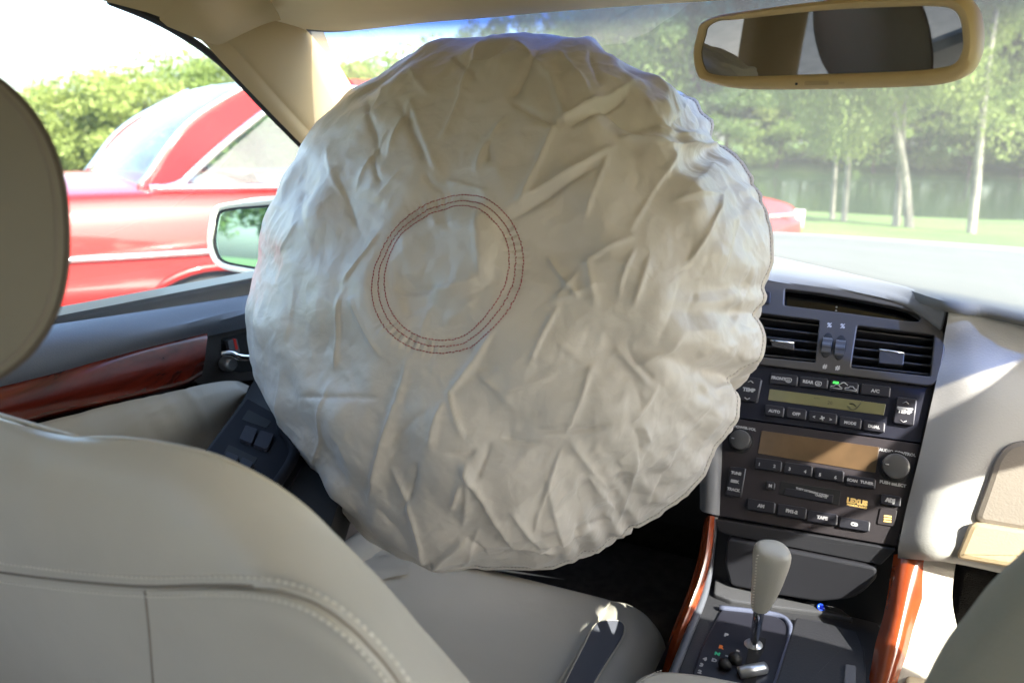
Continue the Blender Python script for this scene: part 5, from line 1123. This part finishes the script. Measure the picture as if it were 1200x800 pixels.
# front half of the backrest (faces the wheel)
fr1 = [p+(p-CAM)*.04+Vector((-.002,0,-.004)) for p in PPr]; fr2 = [p+(p-CAM)*.20+Vector((-.02,0,-.03)) for p in PPr]; fr3 = [p.lerp(q,.5)+(p-CAM)*.25+Vector((-.04,0,-.03)) for p, q in zip(PPr, LPr)]; fr4 = [q+Vector((-.06,.09,-.02)) for q in LPr]
slabworld('backrest_front', [PPr, fr1, fr2, fr3, fr4], -.004, LEATHER, seat, nu=4, nv=4)
# headrest
def headrest(parent, cx, cy, cz, a_, b_, d_, m, tilt=.15, yaw=0):
    seg = 72; rings = []
    Y = Vector((0,1,-tilt)).normalized(); Z = Vector((0,tilt,1)).normalized(); X = Vector((1,0,0)); c = Vector((cx,cy,cz)); Rz = Matrix.Rotation(yaw, 3, 'Z'); X = Rz @ X; Y = Rz @ Y; Z = Rz @ Z
    def shf(h): return X*(-.9*max(0,h)*d_)
    def ol(k, t):
        co, si = math.cos(t), math.sin(t); return X*(math.copysign(abs(co)**.82, co)*a_*k)+Z*(math.copysign(abs(si)**.82, si)*b_*k)
    prof = [(.02,-.13),(.3,-.125),(.6,-.11),(.85,-.065),(.955,-.02),(.985,0),(1.0,.02),(.995,.15),(.985,.4),(.96,.7),(.90,.9),(.75,1.02),(.4,1.10),(.02,1.12)]
    for k, h in prof: rings.append([c+ol(k, 2*math.pi*i/seg)+Y*(h*d_)+shf(h if yaw else 0) for i in range(seg)])
    mb = MB(); vs = [v for r_ in rings for v in r_]; n = len(rings); fs = [(i*seg+k, i*seg+(k+1)%seg, (i+1)*seg+(k+1)%seg, (i+1)*seg+k) for i in range(n-1) for k in range(seg)]; fs += [tuple(range(seg)), tuple((n-1)*seg+k for k in range(seg))]
    mb.add(vs, fs); h_ = mb.build('headrest', m, parent)
    mb = MB(); tube(mb, [c+ol(.990, 2*math.pi*i/seg)+Y*(.02*d_) for i in range(seg)], .0016, 8, closed=True); mb.build('piping', PIPE_D, h_)
    mb = MB(); tube(mb, [c+ol(.955, 2*math.pi*i/seg)+Y*(-.012*d_) for i in range(seg)], .0009, 6, closed=True); mb.build('seam', SEAM, h_)
    for s in (-1,1): mb = MB(); tube(mb, [c+X*s*.035-Z*b_*.9+Y*.03, c+X*s*.035-Z*(b_+.06)+Y*.03], .006, 10); mb.build('post', CHROME, parent)
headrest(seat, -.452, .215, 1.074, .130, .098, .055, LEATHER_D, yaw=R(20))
# cushion
CZ = .50
ft = [(405,650),(440,646),(500,655),(560,668),(640,688),(700,703),(718,708)]
ZC = PZ(CZ)
FT = [at(*p, ZC) for p in ft]
def back(p, d, dz): return Vector((p.x+.0*d, p.y-d, p.z+dz))
xe = FT[-1].x
FT = [Vector((-.60,.86,.50)), Vector((-.56,.89,.503))]+FT[1:]
rows = [[p+Vector((0,-.015,-.16)) for p in FT],[p+Vector((0,.012,-.07)) for p in FT],[p+Vector((0,.010,-.02)) for p in FT], [p+Vector((0,0,0)) for p in FT], [p+Vector((0,-.03,.010)) for p in FT], [p+Vector((0,-.12,.010-.012*math.sin(i/8*math.pi))) for i, p in enumerate(FT)], [Vector((p.x,.55,.49)) for p in FT], [Vector((p.x,.30,.47)) for p in FT]]
slabworld('cushion', rows, -.004, LEATHER, seat, nu=5, nv=5)
# inner side bolster with a darker inset
sx = [xe, xe+.025, xe+.055, xe+.078, xe+.086, xe+.084, xe+.07]
sz = [0, .008, .006, -.010, -.035, -.08, -.16]
brow = []
for k, (y, ins) in enumerate(((.918,-.02),(.925,0),(.90,.012),(.80,.012),(.65,.012),(.45,.012),(.30,.012))):
    if k == 0: brow.append([Vector((xe+(x-xe)*.9, .90, CZ-.03+z*.8)) for x, z in zip(sx, sz)])
    else: brow.append([Vector((xe+(x-xe)*(1 if k > 1 else .93), y-(x-xe)*(.35 if k < 4 else .1), CZ+z+ins-.006)) for x, z in zip(sx, sz)])
slabworld('side_bolster', brow, -.004, LEATHER, seat, nu=5, nv=5)
mb = MB(); tube(mb, cr([Vector((xe, .915, CZ+.003)), Vector((xe+.001,.88,CZ+.009)), Vector((xe,.80,CZ+.010)), Vector((xe,.60,CZ+.009)), Vector((xe,.4,CZ+.006))], 6), .0026, 8); mb.build('piping', PIPE, seat)
ip = [(698,731),(722,727),(732,733),(729,748),(712,775),(694,805),(670,850),(640,850),(662,800),(684,757)]
pslab('dark_inset', ip, PZ(CZ+.0175), -.004, .004, INSERT, seat, r=.006, bev=.002)
mb = MB(); ipp = [at(*p, PZ(CZ+.0205)) for p in ip]; tube(mb, cr(ipp, 4, True), .0013, 6, closed=True); mb.build('inset_piping', PIPE, seat)
# left bolster of the cushion
rows = [[Vector((x,y,z)) for x, z in ((-.66,.36),(-.665,.47),(-.64,.525),(-.60,.525),(-.575,.495))] for y in (.90,.86,.6,.3)]
slabworld('side_bolster', rows, -.004, LEATHER, seat, nu=4, nv=4)
# passenger seat
ps = empty('passenger_seat', (.40,.55,.27), 'shaded grey-green leather passenger seat, only its shoulder in the bottom right corner', 'car seat')
q1 = [(1262,606),(1200,661),(1168,692),(1140,728),(1116,760),(1092,806),(1060,880),(1030,960)]
QP = [Vector((.66,.53,.95)), Vector((.58,.54,1.02)), Vector((.45,.545,1.045)), Vector((.31,.54,1.02)), Vector((.22,.52,.955))]+[at(*p, PY(.49)) for p in q1]  # unseen upper back raised and moved forward to block sun on the driver cushion
rows = [[p+(p-CAM)*.3+Vector((.05,0,-.03)) if i > 4 else p+Vector((0,.09,-.10)) for i, p in enumerate(QP)],[p+(p-CAM)*.08+Vector((.008,0,-.004)) if i > 4 else p+Vector((0,.04,-.02)) for i, p in enumerate(QP)], QP, [p+(Vector((.016,-.020,-.010)) if i > 4 else Vector((0,-.025,-.02))) for i, p in enumerate(QP)], [p+(Vector((.06,-.03,-.05)) if i > 4 else Vector((0,-.035,-.08))) for i, p in enumerate(QP)], [p+(Vector((.16,-.02,-.10)) if i > 4 else Vector((0,-.05,-.2))) for i, p in enumerate(QP)],[p+(Vector((.28,.0,-.16)) if i > 4 else Vector((0,-.03,-.4))) for i, p in enumerate(QP)]]
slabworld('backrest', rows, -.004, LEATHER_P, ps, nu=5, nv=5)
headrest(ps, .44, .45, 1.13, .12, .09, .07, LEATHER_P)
mb = MB(); loft(mb, [[Vector((x,y,z)) for x in (.14,.16,.25,.45,.62,.66)] for y, z in ((.96,.36),(.97,.46),(.93,.51),(.8,.51),(.5,.48))], 4, 4)
for i, v_ in enumerate(mb.v):
    if v_[0] < .16: mb.v[i] = (v_[0], v_[1], v_[2]-.06)
me_ = mb.build('cushion', LEATHER, ps)
pslab('belt_buckle', [(1062,790),(1080,776),(1100,782),(1100,830),(1060,830)], PZ(.60), -.05, .0, mat('buckle', (.40,.33,.22), .5), ps, r=.006, bev=.003)
# rear bench seen only in the mirror
rb = empty('rear_bench', (0,-.6,.27), 'grey leather rear bench behind the camera, glimpsed in the inside mirror', 'car seat')
slabworld('bench_back', [[Vector((x,y,z)) for x in (-.66,-.4,0,.4,.66)] for y, z in ((-.95,.48),(-1.0,.7),(-1.08,.88),(-1.14,.90),(-1.18,.86))], -.01, LEATHER, rb)
slabworld('bench_cushion', [[Vector((x,y,z)) for x in (-.66,-.4,0,.4,.66)] for y, z in ((-.48,.30),(-.46,.44),(-.52,.49),(-.8,.48),(-1.0,.46))], -.01, LEATHER, rb)
